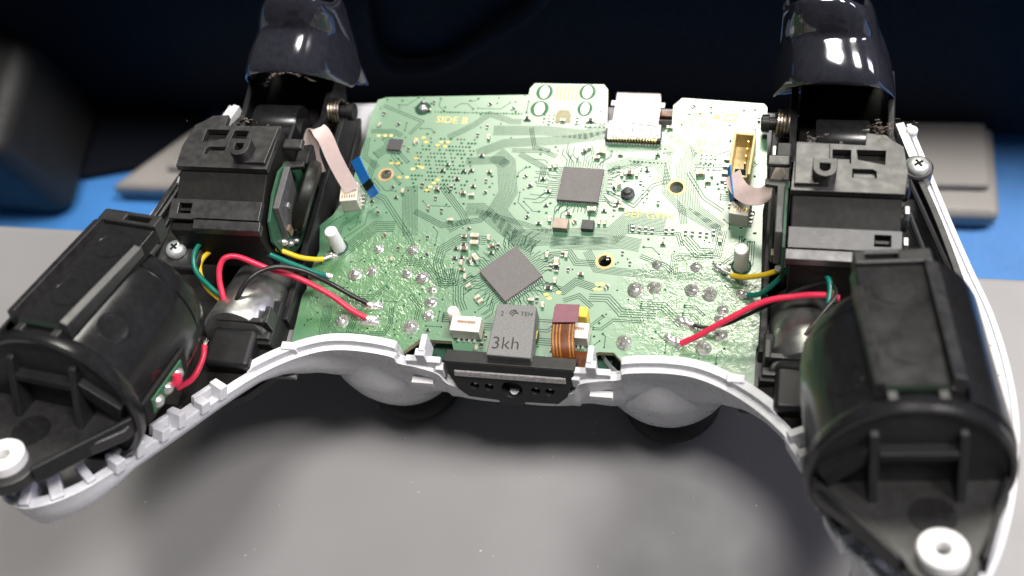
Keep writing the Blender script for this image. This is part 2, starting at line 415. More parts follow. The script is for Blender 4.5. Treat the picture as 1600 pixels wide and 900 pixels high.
MB().tube([(-40, f0 + 120, 12.2), (-56, f0 + 40, 12.2), (-62, f0 + 4, 13),  (-68, f0 - 3, -20), (-74, f0 - 3, -50), (-72, f0 - 3, -66), (-56, f0 - 3, -64), (-38, f0 - 3, -48), (-20, f0 - 3, -30), (-6, f0 - 3, 0), (0, f0 + 4, 13), (14, f0 + 40, 12.2), (40, f0 + 120, 12.2)], 2.0, 12).build('jacket', M['navy'], cl)

# ------------------------------------------------------------------ front shell (white), lying face down
sh = thing('front_shell', 'white plastic front shell of the opened game controller, open side up', 'controller shell', (0, -20, -20))
HALF = [(0, -31.6, -4.5), (6, -31.6, -4.2), (11.5, -31.3, -3.0), (13.2, -30.9, 0.4), (17, -30.4, 1.4), (20.6, -30.0, 1.8), (21.4, -29.9, 4.0), (28, -29.4, 4.4), (34, -30.0, 4.6), (40, -32.4, 4.6),
        (45.5, -36.0, 4.6), (50.2, -40.9, 5.4), (53.0, -47.0, 9.0), (55.3, -54.7, 14.6), (58.6, -62.5, 19.4), (63, -68.0, 22.0), (69, -71.0, 23.2), (74.5, -69.2, 22.6), (78.3, -63.2, 19.6),
        (81.4, -54.5, 15.6), (83.6, -45.0, 12.0), (84.6, -35.0, 9.4), (84.2, -25.0, 7.2), (82.4, -14.5, 5.6), (79.4, -5.2, 5.0), (76.2, 4.5, 5.0), (72.6, 16.0, 5.0), (69.4, 26.2, 5.0)]
chain = [Vector((-p[0], p[1], p[2])) for p in HALF[::-1]] + [Vector(p) for p in HALF[1:]]
ch = spline(chain, 5)
def table_lerp(tab, x):
    for (a, b), (c, d) in zip(tab, tab[1:]):
        if x <= c:
            q = max(0, (x - a)) / (c - a); return b + (d - b) * (q * 0.4 + 0.6 * q * q * (3 - 2 * q))
    return tab[-1][1]
DEPTH = [(0, 7), (11, 8), (13.5, 13), (18, 16), (30, 17), (34, 15), (38.5, 10.5), (43, 6), (46, 4.5), (56, 4.5), (62, 6), (200, 6)]
def section(i):
    p = ch[i]; t = Vector((0, 0, 0))
    for k in range(1, 7):
        t += ch[min(i + k, len(ch) - 1)] - ch[max(i - k, 0)]
    t.z = 0
    inn = Vector((-t.y, t.x, 0)).normalized()
    ax = abs(p.x)
    near = p.y < -28 and ax < 72
    w = 1.0
    if ax < 20.8: w = 0.15
    elif near and ax > 46: w = 0.12
    D = table_lerp(DEPTH, ax) if near else 15.5
    if near and p.y < -60: D = 5 + (-60 - p.y) * 0.5
    bg = max(0.0, min(1.0, (D - 10) / 14)) if near else 0.0
    ex = 8.0 if (near and ax > 44) else (2.0 if not near else 0.0)
    li = 1.5 + 1.5 * w; lz = 0.9 * w
    prof = [(li, -5), (li, lz), (1.5, lz), (1.5, -0.8 * w), (0.8, -0.8 * w), (0.8, 0.0), (0.0, 0.0), (0.1 + 1.0 * bg, -0.10 * D), (0.0 + 1.3 * bg, -0.28 * D), (0.1 + 0.5 * bg, -0.48 * D), (0.4 - 0.3 * bg, -0.66 * D), (1.1 + 0.2 * bg, -0.82 * D), (2.6 + 0.8 * bg, -0.94 * D), (6.0, -D), (9.5, -D - ex * 0.6), (12.5, -D - ex)]
    return [p + inn * a + Vector((0, 0, b)) for (a, b) in prof]
rows = [section(i) for i in range(len(ch))]
mb = MB(); mb.grid(rows)
mb.build('shell_wall', M['shell'], sh, smooth=38)
loop = [r[-1] for r in rows]
far = [Vector((60, 34, -4)), Vector((40, 40, -10)), Vector((0, 42, -12)), Vector((-40, 40, -10)), Vector((-60, 34, -4))]
from mathutils.geometry import tessellate_polygon
poly = [Vector((p.x, p.y, 0)) for p in loop] + [Vector((p.x, p.y, 0)) for p in far]
tris = tessellate_polygon([poly])
mb = MB(); mb.add(loop + far, [tuple(t) for t in tris]); mb.build('face_panel', M['shell'], sh, recalc=True, smooth=0)
for s in (-1, 1):
    # raised surround of each thumbstick, seen under the near wall, and the stick cap it stands on
    mb = MB(s)
    mb.lathe([(12.6, -2), (14.4, -8), (14.2, -13), (13.5, -17), (12.4, -20.4), (11.2, -23.2), (10.1, -25.0), (9.2, -25.8), (8.4, -25.6), (8.0, -23)], frame((27.0, -16.3, 0)), 56, cap=False)
    mb.build('stick_surround', M['shell'], sh, smooth=60)
    ws_ = MB(s); ws_.lathe([(5, -22), (5.6, -27.0), (8.9, -28.8), (10.2, -30.4), (9.8, -32.6), (6.0, -33.0)], frame((27.0, -16.9, 0)), 36)
    stk = thing('thumbstick', 'black thumbstick cap pressed on the table under the %s stick surround' % ('left' if s < 0 else 'right'), 'thumbstick', (27 * s, -15.9, -33), group='thumbsticks under the shell')
    ws_.build('stick_cap', M['rubber'], stk, smooth=50)
    # upright tab with cross arms beside the port bar
    mb = MB(s)
    mb.box((15.6, -29.2, -0.2), (1.9, 1.5, 11.6)); mb.box((15.6, -29.3, 1.6), (6.6, 1.3, 3.0)); mb.box((12.6, -29.9, 0.2), (1.5, 1.6, 3.2)); mb.box((15.3, -27.4, 3.2), (1.1, 3.4, 5.6))
    mb.build('upright_tab', M['shell'], sh, bevel=0.2)
    MB(s).box((16.8, -30.6, -4.0), (4.2, 1.3, 1.4)).build('window_ledge', M['white'], sh, bevel=0.1)
    # rim corner tab and the snap clips along the inner side of each grip
    MB(s).box((40.6, -30.0, 4.6), (3.0, 1.6, 2.6), rotz((0, 0, 0), 0)).build('rim_tab', M['shell'], sh, bevel=0.2)
    def along(k, off=0, up=0, s=s):
        i = min(range(len(ch)), key=lambda j: (ch[j] - Vector((k[0] * s, k[1], k[2]))).length)
        t = (ch[i + 1] - ch[i - 1]).normalized()
        inn = Vector((-t.y, t.x, 0)).normalized()
        return frame(ch[i] + inn * off + Vector((0, 0, up)), t, inn, t.cross(inn))
    for (k, big) in (((51.4, -43.0, 6.4), 1), ((54.4, -51.8, 12.4), 1), ((57.2, -59.5, 17.6), 0)):
        fr = along(k)
        mb = MB()
        mb.box((-2.3 * s, 0.9, 1.4), (1.7, 3.0, 3.0), fr); mb.box((2.2 * s, 0.4, 1.0), (2.0, 2.4, 2.4), fr); mb.box((-0.2 * s, 2.3, 0.9), (5.6, 1.0, 2.2), fr)
        if s > 0: mb.box((0, -0.5, 0.2), (6.6, 1.2, 2.6), fr)
        mb.build('snap_clip', M['shell'], sh, bevel=0.25)
    if s > 0: MB().lathe([(1.25, -6), (1.25, 2.0), (1.0, 2.4)], frame((60.46, -63.59, 17.00)), 18).build('tip_peg', M['shell'], sh, smooth=40)
    for k in ((53.0, -47.2, 9.1), (55.8, -56.0, 15.2)):
        fr = along(k)
        MB().box((0, 1.4, -0.2), (4.6, 2.8, 1.6), fr).build('rim_pad', M['shell'], sh, bevel=0.2)
    # tip supports
    for (k, a, b) in (((64.5, -69, 22.4), 2.2, 2.6), ((68.5, -70.8, 23.2), 1.8, 3.4), ((60.5, -65.5, 20.6), 1.6, 3.0)):
        fr = along(k)
        MB().box((0, 2.4, -0.6), (a, 4.2, b), fr).build('tip_rib', M['shell'], sh, bevel=0.25)
    # ribs inside the outer rim of each grip
    for k in ((81.3, -54.7, 15.7), (82.4, -50.4, 14.0), (84.6, -37.0, 9.9), (84.7, -33.2, 9.0), (84.3, -26.2, 7.4), (83.6, -21.5, 6.6)):
        fr = along(k)
        MB().box((0, 3.6, 0.2), (1.0, 3.2, 2.2), fr).build('inner_rib', M['shell'], sh, bevel=0.2)
    fr = along((70.5, 23, 5))
    if s > 0: MB().lathe([(1.1, -2), (1.1, 0.6), (0.8, 0.9)], frame(fr[0] + Vector((-1.0 * s, 1.0, 0.4))), 16).build('rim_hook', M['shell'], sh, smooth=40)

# ------------------------------------------------------------------ black inner frame
fm_ = thing('inner_frame', 'black plastic inner frame under the circuit board and trigger units', 'frame', (0, 0, -6))
for s in (-1, 1):
    MB(s).prism([(41, -26), (47, -31), (52, -36), (60, -40), (70, -40), (78, -36), (79, -25), (75, -5), (66, 24), (58, 33), (44, 33), (43, 10)], -8, -5.5).build('floor_plate', M['dark'], fm_, bevel=0.3)
    MB(s).prism([(43.5, -30.2), (46.5, -33), (49.6, -37.5), (51.2, -40), (56, -43), (60, -43), (60, -28)], 2.2, 3.6).build('grip_liner', M['band'], fm_, bevel=0.4)
    MB(s).prism([(55.5, -45), (57.5, -52), (76, -52), (78, -45)], 7, 9.5).build('grip_liner', M['band'], fm_, bevel=0.4)
    MB(s).box((44.6, 3, -1), (1.4, 52, 7)).build('board_side_wall', M['black'], fm_, bevel=0.3)
    MB(s).box((46.6, -24.5, 0), (3.6, 9, 9)).build('side_block', M['black'], fm_, bevel=0.4)
    MB(s).box((47.5, -29.6, 1.6), (6.4, 1.0, 8)).build('cross_rib', M['black'], fm_, bevel=0.3)
    MB(s).box((49.3, -20, 2), (1.0, 10, 7)).build('long_rib', M['black'], fm_, bevel=0.3)
    MB(s).prism([(44.8, -27.6), (46.0, -27.6), (46.0, -28.2), (49.4, -28.2), (49.4, -24.5), (50.4, -24.5), (50.4, -29.2), (44.8, -29.2)], 5.0, 6.2).build('edge_bracket', M['black_worn'], fm_, bevel=0.25)
    MB(s).box((43.8, -24, -2.2), (5.5, 18, 1.2)).build('textured_ledge', M['foam'], fm_, bevel=0.2)
    MB(s).box((46.4, 12, 5), (3, 9, 12)).build('hinge_block', M['black'], fm_, bevel=0.5)
    MB(s).box((47.6, -8, 3), (1.0, 3.0, 12)).build('grey_post', M['black_worn'], fm_, bevel=0.3)
    # slanted struts and rail between trigger unit and outer rim
    MB(s).tube([(68, 8, 12), (72, 0, 9), (75.5, -9, 8)], 0.55, 8, 3).build('strut', M['black'], fm_)
    MB(s).tube([(68, 1, 12), (71.5, -7, 9), (74.6, -14, 8)], 0.55, 8, 3).build('strut', M['black'], fm_)
    MB(s).strap([(70.2, 11, 8.0), (73.4, 2, 7.6), (76.6, -9, 7.4), (78.4, -16, 7.4)], (1, 0.3, 0), 1.2, 2.2, 4).build('outer_rail', M['black_worn'], fm_, bevel=0.2)
    MB(s).box((76.0, -15.6, 8.2), (3.4, 0.8, 1.0)).build('rail_end', M['black_worn'], fm_, bevel=0.2)
    mb = MB(s); mb.lathe([(2.7, 0), (2.7, 6.2), (2.4, 6.5)], frame((69.9, 12.6, 3.4)), 24); mb.build('screw_boss', M['black_worn'], fm_, smooth=40)
    scr = (69.9, 12.6, 9.9)
    if s < 0: scr = (66.9, -13.3, 10.0)
    mb = MB(s); mb.lathe([(1.95, -0.4), (1.95, 0.3), (1.7, 0.8), (1.0, 1.1), (0.01, 1.2)], frame(scr), 28)
    sc_ = mb.build('screw', M['steel'], fm_, smooth=50)
    mb = MB(s); c = Vector(scr) + Vector((0, 0, 0.98))
    mb.box((0, 0, 0.1), (1.7, 0.4, 0.34), rotz(c, 35)); mb.box((0, 0, 0.11), (0.4, 1.7, 0.34), rotz(c, 35))
    mb.build('cross_slot', M['viahole'], sc_)
MB(-1).prism([(62, -8), (70.5, -8), (71, -17), (62, -17)], 6.5, 9.4).build('screw_tab', M['black_worn'], fm_, bevel=0.6)

# ------------------------------------------------------------------ circuit board
pb = thing('circuit_board', 'green printed circuit board with chips and solder joints in the middle of the controller', 'circuit board', (0, 0, -1.2))
OUT = [(-42.85, -27.96), (-26.58, -28.04), (-22.06, -28.09), (-17.95, -23.85), (-11.76, -23.78), (-10.31, -27.55), (-10.21, -28.07), (12.75, -27.78), (13.26, -25.41), (15.76, -23.90), (18.54, -23.82), (21.55, -26.93), (30.55, -28.35), (43.63, -28.74), (43.54, -21.21), (44.12, -19.75), (43.74, -8.56), (43.48, -1.69), (43.17, 8.30), (43.65, 12.75), (42.71, 33.24), (42.04, 34.20), (25.66, 35.18), (24.04, 33.14), (24.23, 28.24), (22.38, 26.07), (11.81, 26.00), (11.11, 28.59), (10.24, 36.93), (9.28, 38.27), (-5.37, 38.22), (-6.25, 36.81), (-6.26, 35.09), (-36.98, 33.49), (-38.83, 32.73), (-39.48, 29.23), (-39.38, 24.44), (-39.28, 22.75), (-39.42, 16.09), (-39.75, 8.63), (-41.80, 2.84), (-43.90, 0.24), (-42.51, -5.79), (-43.42, -11.21), (-42.92, -14.69), (-43.47, -16.18)]
HOLES = [circle((-32.81, 13.29, 0.00)[:2], 1.15), circle((26.50, 12.96, 0.00)[:2], 1.35), circle((14.59, -4.61, 0.00)[:2], 1.25)]
pm_ = plate(OUT, HOLES, -1.2, 0.0, 'board_laminate', [M['pcb'], M['edge']], pb, side_mat=True)
for (c, r) in (((-32.81, 13.29, 0.00), 1.15), ((26.50, 12.96, 0.00), 1.35), ((14.59, -4.61, 0.00), 1.25)):
    MB().lathe([(r + 0.02, -1.1), (r + 0.02, 0.05), (r + 0.55, 0.05), (r + 0.55, 0.0)], frame(c), 28, cap=False).build('hole_ring', mat('hole_ring_copper', (0.55, 0.38, 0.20), 0.4, metal=0.6), pb, smooth=30)
# under-side board glimpsed through the notches
MB().box((0, -21.5, -4), (36, 9, 1.0)).build('rear_board', M['gap'], pb)

def chip(name, c, w, d, h, deg, m, pins=0, pm=None, inset=0.0):
    fr = rotz((c[0], c[1], 0), deg)
    mb = MB(); mb.box((0, 0, h / 2 + 0.06), (w, d, h - 0.06), fr)
    o = mb.build(name, m, pb, bevel=0.07)
    if pins:
        mb = MB()
        for k in range(pins):
            t = -0.5 + (k + 0.5) / pins
            for sgn in (-1, 1):
                mb.box((t * w * 0.94, sgn * (d / 2 + 0.03), 0.16), (w / pins * 0.48, 0.28, 0.30), fr)
                mb.box((sgn * (w / 2 + 0.03), t * d * 0.94, 0.16), (0.28, d / pins * 0.48, 0.30), fr)
        mb.build('pin_row', M['tin'], o, kind='stuff', smooth=0)
    return o
main_chip = chip('radio_chip', (7.83, 12.18, 0.90), 8.15, 8.0, 0.95, -2.2, M['ic'], 17)
M['marking'] = mat('laser_marking', (0.13, 0.125, 0.12), 0.6)
cfr = rotz((7.84, 12.14, 0.97), -92.2); cfr = frame((7.84, 12.14, 0.97), cfr[1], cfr[2], cfr[3])
text('GElt:9', 1.5, None, M['marking'], main_chip, fr=frame(fp(cfr, -0.6, 2.2, 0), cfr[1], cfr[2], cfr[3]))
diamond = chip('processor_chip', (-2.79, -8.98, 0.90), 8.75, 8.75, 0.95, 44.2, M['ic'], 19)
chip('sensor_chip', (-32.31, 20.55, 0.60), 2.9, 2.8, 0.75, -2, M['ic2'], 5)
xt = chip('crystal', (5.22, 2.62, 1.00), 2.9, 2.3, 1.3, -2, mat('crystal_lid', (0.33, 0.26, 0.22), 0.35, metal=0.5), 0)
chip('crystal', (10.45, 2.76, 1.00), 2.4, 2.1, 1.1, -2, M['ic2'], 0)
mb = MB(); mb.lathe([(1.35, 0), (1.35, 0.5), (1.1, 0.75), (0.85, 0.85), (0.75, 1.5), (0.6, 1.6), (0.02, 1.62)], frame((17.25, 10.83, 0.00)), 24); mb.build('peg', M['ic2'], pb, smooth=40)
MB().lathe([(0.95, 0.01), (0.95, 0.035), (0.9, 0.04)], frame((22.58, 14.91, 0.00)), 24).build('fiducial_dot', mat('pale_gold_dot', (0.75, 0.68, 0.40), 0.4), pb)

# solder joints
def blob_mesh(name):
    mb = MB(); mb.lathe([(1.28, 0.0), (1.25, 0.03), (1.0, 0.10), (0.97, 0.34), (0.84, 0.58), (0.60, 0.74), (0.34, 0.84), (0.22, 1.05), (0.17, 1.25), (0.06, 1.32)], frame(), 20)
    me = bpy.data.meshes.new(name)
    bm = bmesh.new()
    vs = []
    for p in mb.v:
        q = p.copy(); n = noise.noise_vector(p * 1.9) * 0.09; q += Vector((n.x, n.y, n.z * 0.6)) * (1 if p.z > 0.05 else 0)
        vs.append(bm.verts.new(q * K))
    for f in mb.f: bm.faces.new([vs[i] for i in f])
    bm.to_mesh(me); bm.free()
    me.materials.append(M['tin'])
    me.polygons.foreach_set('use_smooth', [True] * len(me.polygons))
    return me
blob = blob_mesh('solder_joint')
JOINTS = [(555,428,11), (582,424,9), (591,389,8.5), (645,392,9.5), (636,427,8.5), (659,434,11), (676,452,7), (673,472,9.5), (668,493,9.5), (642,511,12), (534,502,10.5), (559,537,9), (579,537,9), (601,539,8.5),
          (992,453,12.5), (1022,450,10), (1027,414,7.5), (1088,417,8.5), (1082,453,10.5), (1110,460,11.5), (1130,483,8.5), (1125,498,8), (1126,524,9.5), (1100,544,11.5), (977,535,12), (1008,567,9), (1033,569,9), (1056,572,9)]
JP = [(-33.85, -10.59, 0.00), (-30.47, -9.79, 0.00), (-30.45, -4.61, 0.00), (-23.33, -4.62, 0.00), (-23.42, -9.77, 0.00), (-20.28, -10.58, 0.00), (-17.62, -12.98, 0.00), (-17.44, -15.80, 0.00), (-17.48, -18.74, 0.00), (-20.21, -21.42, 0.00), (-34.06, -21.20, 0.00), (-29.78, -25.71, 0.00), (-27.28, -25.52, 0.00), (-24.49, -25.58, 0.00), (20.93, -10.51, 0.00), (24.42, -9.86, 0.00), (24.52, -4.84, 0.00), (31.76, -4.80, 0.00), (31.47, -9.80, 0.00), (34.78, -10.52, 0.00), (37.29, -13.44, 0.00), (36.87, -15.47, 0.00), (37.22, -18.86, 0.00), (34.49, -21.66, 0.00), (20.38, -21.58, 0.00), (24.37, -25.42, 0.00), (27.23, -25.45, 0.00), (29.85, -25.62, 0.00)]
for (j, p) in zip(JOINTS, JP):
    o = bpy.data.objects.new('solder_joint', blob); scene.collection.objects.link(o); o.parent = pb
    r = j[2] * 0.124 * 0.86
    o.location = (Vector(p) - BASE[pb.name]) * K; o.scale = (r, r, r * random.uniform(0.95, 1.15)); o.rotation_euler = (random.uniform(-.1, .1), random.uniform(-.1, .1), random.uniform(0, 6.28))
mb = MB(); mb.lathe([(0.9, 0), (0.9, 0.3), (0.75, 0.6), (0.3, 0.75), (0.02, 0.76)], frame((-28.39, 30.63, 0.00)), 20); mb.build('test_pin', M['tin'], pb, smooth=50)
MB().lathe([(1.75, 0.01), (1.75, 0.05), (1.0, 0.06)], frame((-28.39, 30.63, 0.00)), 20).build('pin_collar', M['gap'], pb)

def lump(c, lx, ly, h, deg, name='wire_pad'):
    fr = rotz((c[0], c[1], 0), deg); rows = []
    for j in range(7):
        v = -1 + 2 * j / 6; row = []
        for i in range(11):
            u = -1 + 2 * i / 10
            e = max(0.0, 1 - abs(u) ** 3) * max(0.0, 1 - abs(v) ** 3)
            z = 0.02 + h * e ** 0.55 * (1 + 0.55 * noise.noise(Vector((u * 2.1 + c[0], v * 1.6 + c[1], 0.3))))
            row.append(fp(fr, u * lx * (1 - 0.06 * v * v), v * ly * (1 - 0.12 * u * u), z))
        rows.append(row)
    MB().grid(rows).build(name, M['tin'], pb, smooth=60)
for (c, lx, ly, h, deg) in (((-28.65, -20.66, 0.00), 2.0, 1.1, 0.8, 0), ((-28.48, -17.42, 0.00), 1.9, 0.8, 0.8, 5), ((-39.79, -6.97, 0.00), 1.5, 0.6, 0.8, 5), ((-39.79, -11.27, 0.00), 1.5, 0.6, 0.7, -8),
                            ((30.78, -16.71, 0.00), 2.0, 0.9, 0.8, -22), ((28.93, -20.53, 0.00), 1.9, 0.9, 0.8, -25), ((36.36, -5.07, 0.00), 1.7, 0.8, 0.9, -20), ((40.74, -10.11, 0.00), 1.4, 0.8, 0.7, -10)):
    lump(c, lx, ly, h, deg)
# pads of the port tab at the top edge
M['padwhite'] = mat('tinned_pad', (0.80, 0.79, 0.76), 0.4, metal=0.3)
for (c, w, d) in (((-2.97, 35.87, 0.00), 1.0, 1.7), ((6.06, 36.13, 0.00), 1.0, 1.7), ((-3.39, 31.43, 0.00), 1.1, 1.7), ((6.09, 31.74, 0.00), 0.9, 1.6)):
    MB().prism(circle((c[0], c[1]), 1, 20, w * 1.75, d * 1.2), 0.01, 0.03).build('pad_ring', mat('deep_green_mask', (0.01, 0.12, 0.04), 0.4), pb)
    MB().prism(circle((c[0], c[1]), 1, 20, w, d), 0.0, 0.07).build('slot_pad', M['padwhite'], pb)
mb = MB(); q = (1.79, 35.83, 0.00)
for i in range(6):
    for j in range(5):
        mb.prism(circle((q[0] + (i - 2.5) * 0.85, q[1] + (j - 2) * 0.8), 0.3, 8), 0.01, 0.04)
mb.build('pad_field', M['silk'], pb, kind='stuff', smooth=0)
MB().prism([(-1.6, -1.6), (1.6, -1.6), (1.6, 0.6), (0.9, 1.7), (-0.9, 1.7), (-1.6, 0.6)], 0.01, 0.05, frame((1.85, 29.59, 0.00))).build('shield_pad', M['edge'], pb)

# silkscreen lettering
for (bt, sz, c, w) in (('SIDE B', 2.5, (-21.53, 27.76, 0.03), 0.05), ('>EP GW<', 2.3, (21.85, 6.10, 0.03), 0.04), ('11  94V-0', 1.9, (29.13, 30.66, 0.03), 0.03), ('E253117', 1.7, (28.23, 29.16, 0.03), 0.02),
                       ('RU', 1.8, (31.13, 27.81, 0.03), 0.03), ('23 02', 1.9, (31.81, 23.85, 0.03), 0.03), ('H-1', 2.0, (31.72, 21.81, 0.03), 0.03)):
    text(bt, sz, c, M['silk'], pb, name='silkscreen_lettering', rot=-1.5, h=0.0, weight=w * 0.5)
MB().prism([(-0.8, -0.7), (0.8, -0.7), (0.0, 0.8)], 0.0, 0.03, frame((33.06, 30.65, 0.00))).build('triangle_mark', M['silk'], pb, smooth=0)
plate([(-1.4, -0.9), (0.9, -0.9), (1.5, 0.9), (-0.8, 0.9)], [[(-0.9, -0.55), (0.65, -0.55), (1.0, 0.55), (-0.55, 0.55)]], 0.0, 0.03, 'slanted_mark', M['silk'], pb, fr=frame((35.61, 30.41, 0.00)))
SP_XY = [(-11.32, -0.79, 0.00), (-11.16, -2.41, 0.00), (-13.50, -0.91, 0.00), (-12.96, -3.85, 0.00), (-13.30, -2.69, 0.00), (-14.67, -3.65, 0.00), (-8.60, -0.93, 0.00), (-7.76, -2.80, 0.00), (-6.52, -2.58, 0.00), (-10.31, -5.74, 0.00), (-11.50, -6.25, 0.00), (-13.03, -6.92, 0.00), (-12.49, -8.48, 0.00), (-11.70, -10.01, 0.00), (-10.71, -11.95, 0.00), (-8.53, -14.34, 0.00), (-7.76, -15.12, 0.00), (-14.52, -5.85, 0.00), (-13.15, -5.62, 0.00), (-7.51, -4.25, 0.00), (3.43, -4.16, 0.00), (6.35, -3.69, 0.00), (7.13, -3.93, 0.00), (5.53, -5.76, 0.00), (5.71, -7.03, 0.00), (4.55, -6.68, 0.00), (10.51, -7.99, 0.00), (5.72, -9.72, 0.00), (4.73, -11.33, 0.00), (1.84, -14.17, 0.00), (2.91, -13.96, 0.00), (4.19, -15.11, 0.00), (8.07, 21.49, 0.00), (7.37, 20.82, 0.00), (10.92, 20.49, 0.00), (10.17, 19.19, 0.00), (1.03, 16.74, 0.00), (2.04, 16.94, 0.00), (0.04, 13.70, 0.00), (1.52, 10.67, 0.00), (15.60, 15.51, 0.00), (17.11, 15.58, 0.00), (18.49, 15.65, 0.00), (15.03, 12.71, 0.00), (15.63, 8.63, 0.00), (16.37, 7.62, 0.00), (15.00, 7.55, 0.00), (10.74, 6.57, 0.00), (13.10, 6.70, 0.00), (6.35, 5.44, 0.00), (2.74, 4.04, 0.00), (12.44, 3.98, 0.00), (13.55, 4.04, 0.00), (-15.65, 9.35, 0.00), (-13.86, 8.97, 0.00), (-18.42, 10.62, 0.00), (-21.25, 10.01, 0.00), (-17.06, 2.80, 0.00), (-2.41, 11.87, 0.00), (-13.48, 18.83, 0.00), (-12.80, 23.43, 0.00), (-28.10, 21.68, 0.00), (-5.54, 28.67, 0.00), (7.68, 28.63, 0.00), (-28.23, 9.20, 0.00), (-20.97, 14.80, 0.00), (-16.53, 14.84, 0.00), (-14.96, 15.07, 0.00), (30.91, 16.22, 0.00), (33.01, 16.16, 0.00), (32.40, 14.46, 0.00), (19.12, 2.88, 0.00), (20.35, 2.80, 0.00), (21.58, 2.73, 0.00), (22.81, 2.65, 0.00), (25.47, 2.80, 0.00), (26.68, 2.87, 0.00), (29.12, 2.57, 0.00), (30.45, 2.51, 0.00), (31.89, 2.44, 0.00), (33.09, 2.37, 0.00), (34.36, 2.88, 0.00), (35.67, 1.23, 0.00), (23.93, 27.25, 0.00), (0.73, 3.03, 0.00), (-13.86, 11.16, 0.00), (-20.17, 16.28, 0.00), (-17.51, 12.88, 0.00), (-24.54, 10.96, 0.00), (-6.75, -25.01, 0.00), (-6.02, -24.28, 0.00), (-6.13, -26.42, 0.00)]
# traces: thin grooves of bare laminate between the copper areas
tm = MB()
OCC = set()
def cells(pts, rad):
    out = set(); P = [Vector((p[0], p[1], 0)) for p in pts]
    for a_, b_ in zip(P, P[1:]):
        n = max(1, int((b_ - a_).length / 0.15))
        for k in range(n + 1):
            q = a_.lerp(b_, k / n)
            for dx in range(-rad, rad + 1):
                for dy in range(-rad, rad + 1): out.add((int(round(q.x / 0.2)) + dx, int(round(q.y / 0.2)) + dy))
    return out
def free(pts, rad=1): return not (cells(pts, rad) & OCC)
def block(c, rx, ry):
    for i_ in range(int((c[0] - rx) / 0.2), int((c[0] + rx) / 0.2) + 1):
        for j_ in range(int((c[1] - ry) / 0.2), int((c[1] + ry) / 0.2) + 1): OCC.add((i_, j_))
def trace(pts, w=0.13, z=0.012):
    OCC.update(cells(pts, 0))
    P = [Vector((p[0], p[1], 0)) for p in pts]; L_, R_ = [], []
    for i, p in enumerate(P):
        d0 = (P[i] - P[i - 1]).normalized() if i > 0 else (P[1] - P[0]).normalized()
        d1 = (P[i + 1] - P[i]).normalized() if i < len(P) - 1 else d0
        t = (d0 + d1)
        if t.length < 1e-6: t = d0
        t.normalize(); n = Vector((-t.y, t.x, 0)); k = min(2.0, 1 / max(0.35, n.dot(Vector((-d0.y, d0.x, 0)))))
        L_.append(p + n * (w / 2 * k) + Vector((0, 0, z))); R_.append(p - n * (w / 2 * k) + Vector((0, 0, z)))
    m = len(P)
    tm.add(L_ + R_, [(m + i, m + i + 1, i + 1, i) for i in range(m - 1)])
def offset(pts, d):
    P = [Vector((p[0], p[1], 0)) for p in pts]; out = []
    for i, p in enumerate(P):
        d0 = (P[i] - P[i - 1]).normalized() if i > 0 else (P[1] - P[0]).normalized()
        d1 = (P[i + 1] - P[i]).normalized() if i < len(P) - 1 else d0
        t = (d0 + d1); t = t.normalized() if t.length > 1e-6 else d0
        n = Vector((-t.y, t.x, 0)); k = min(2.2, 1 / max(0.35, n.dot(Vector((-d0.y, d0.x, 0)))))
        out.append(p + n * d * k)
    return out
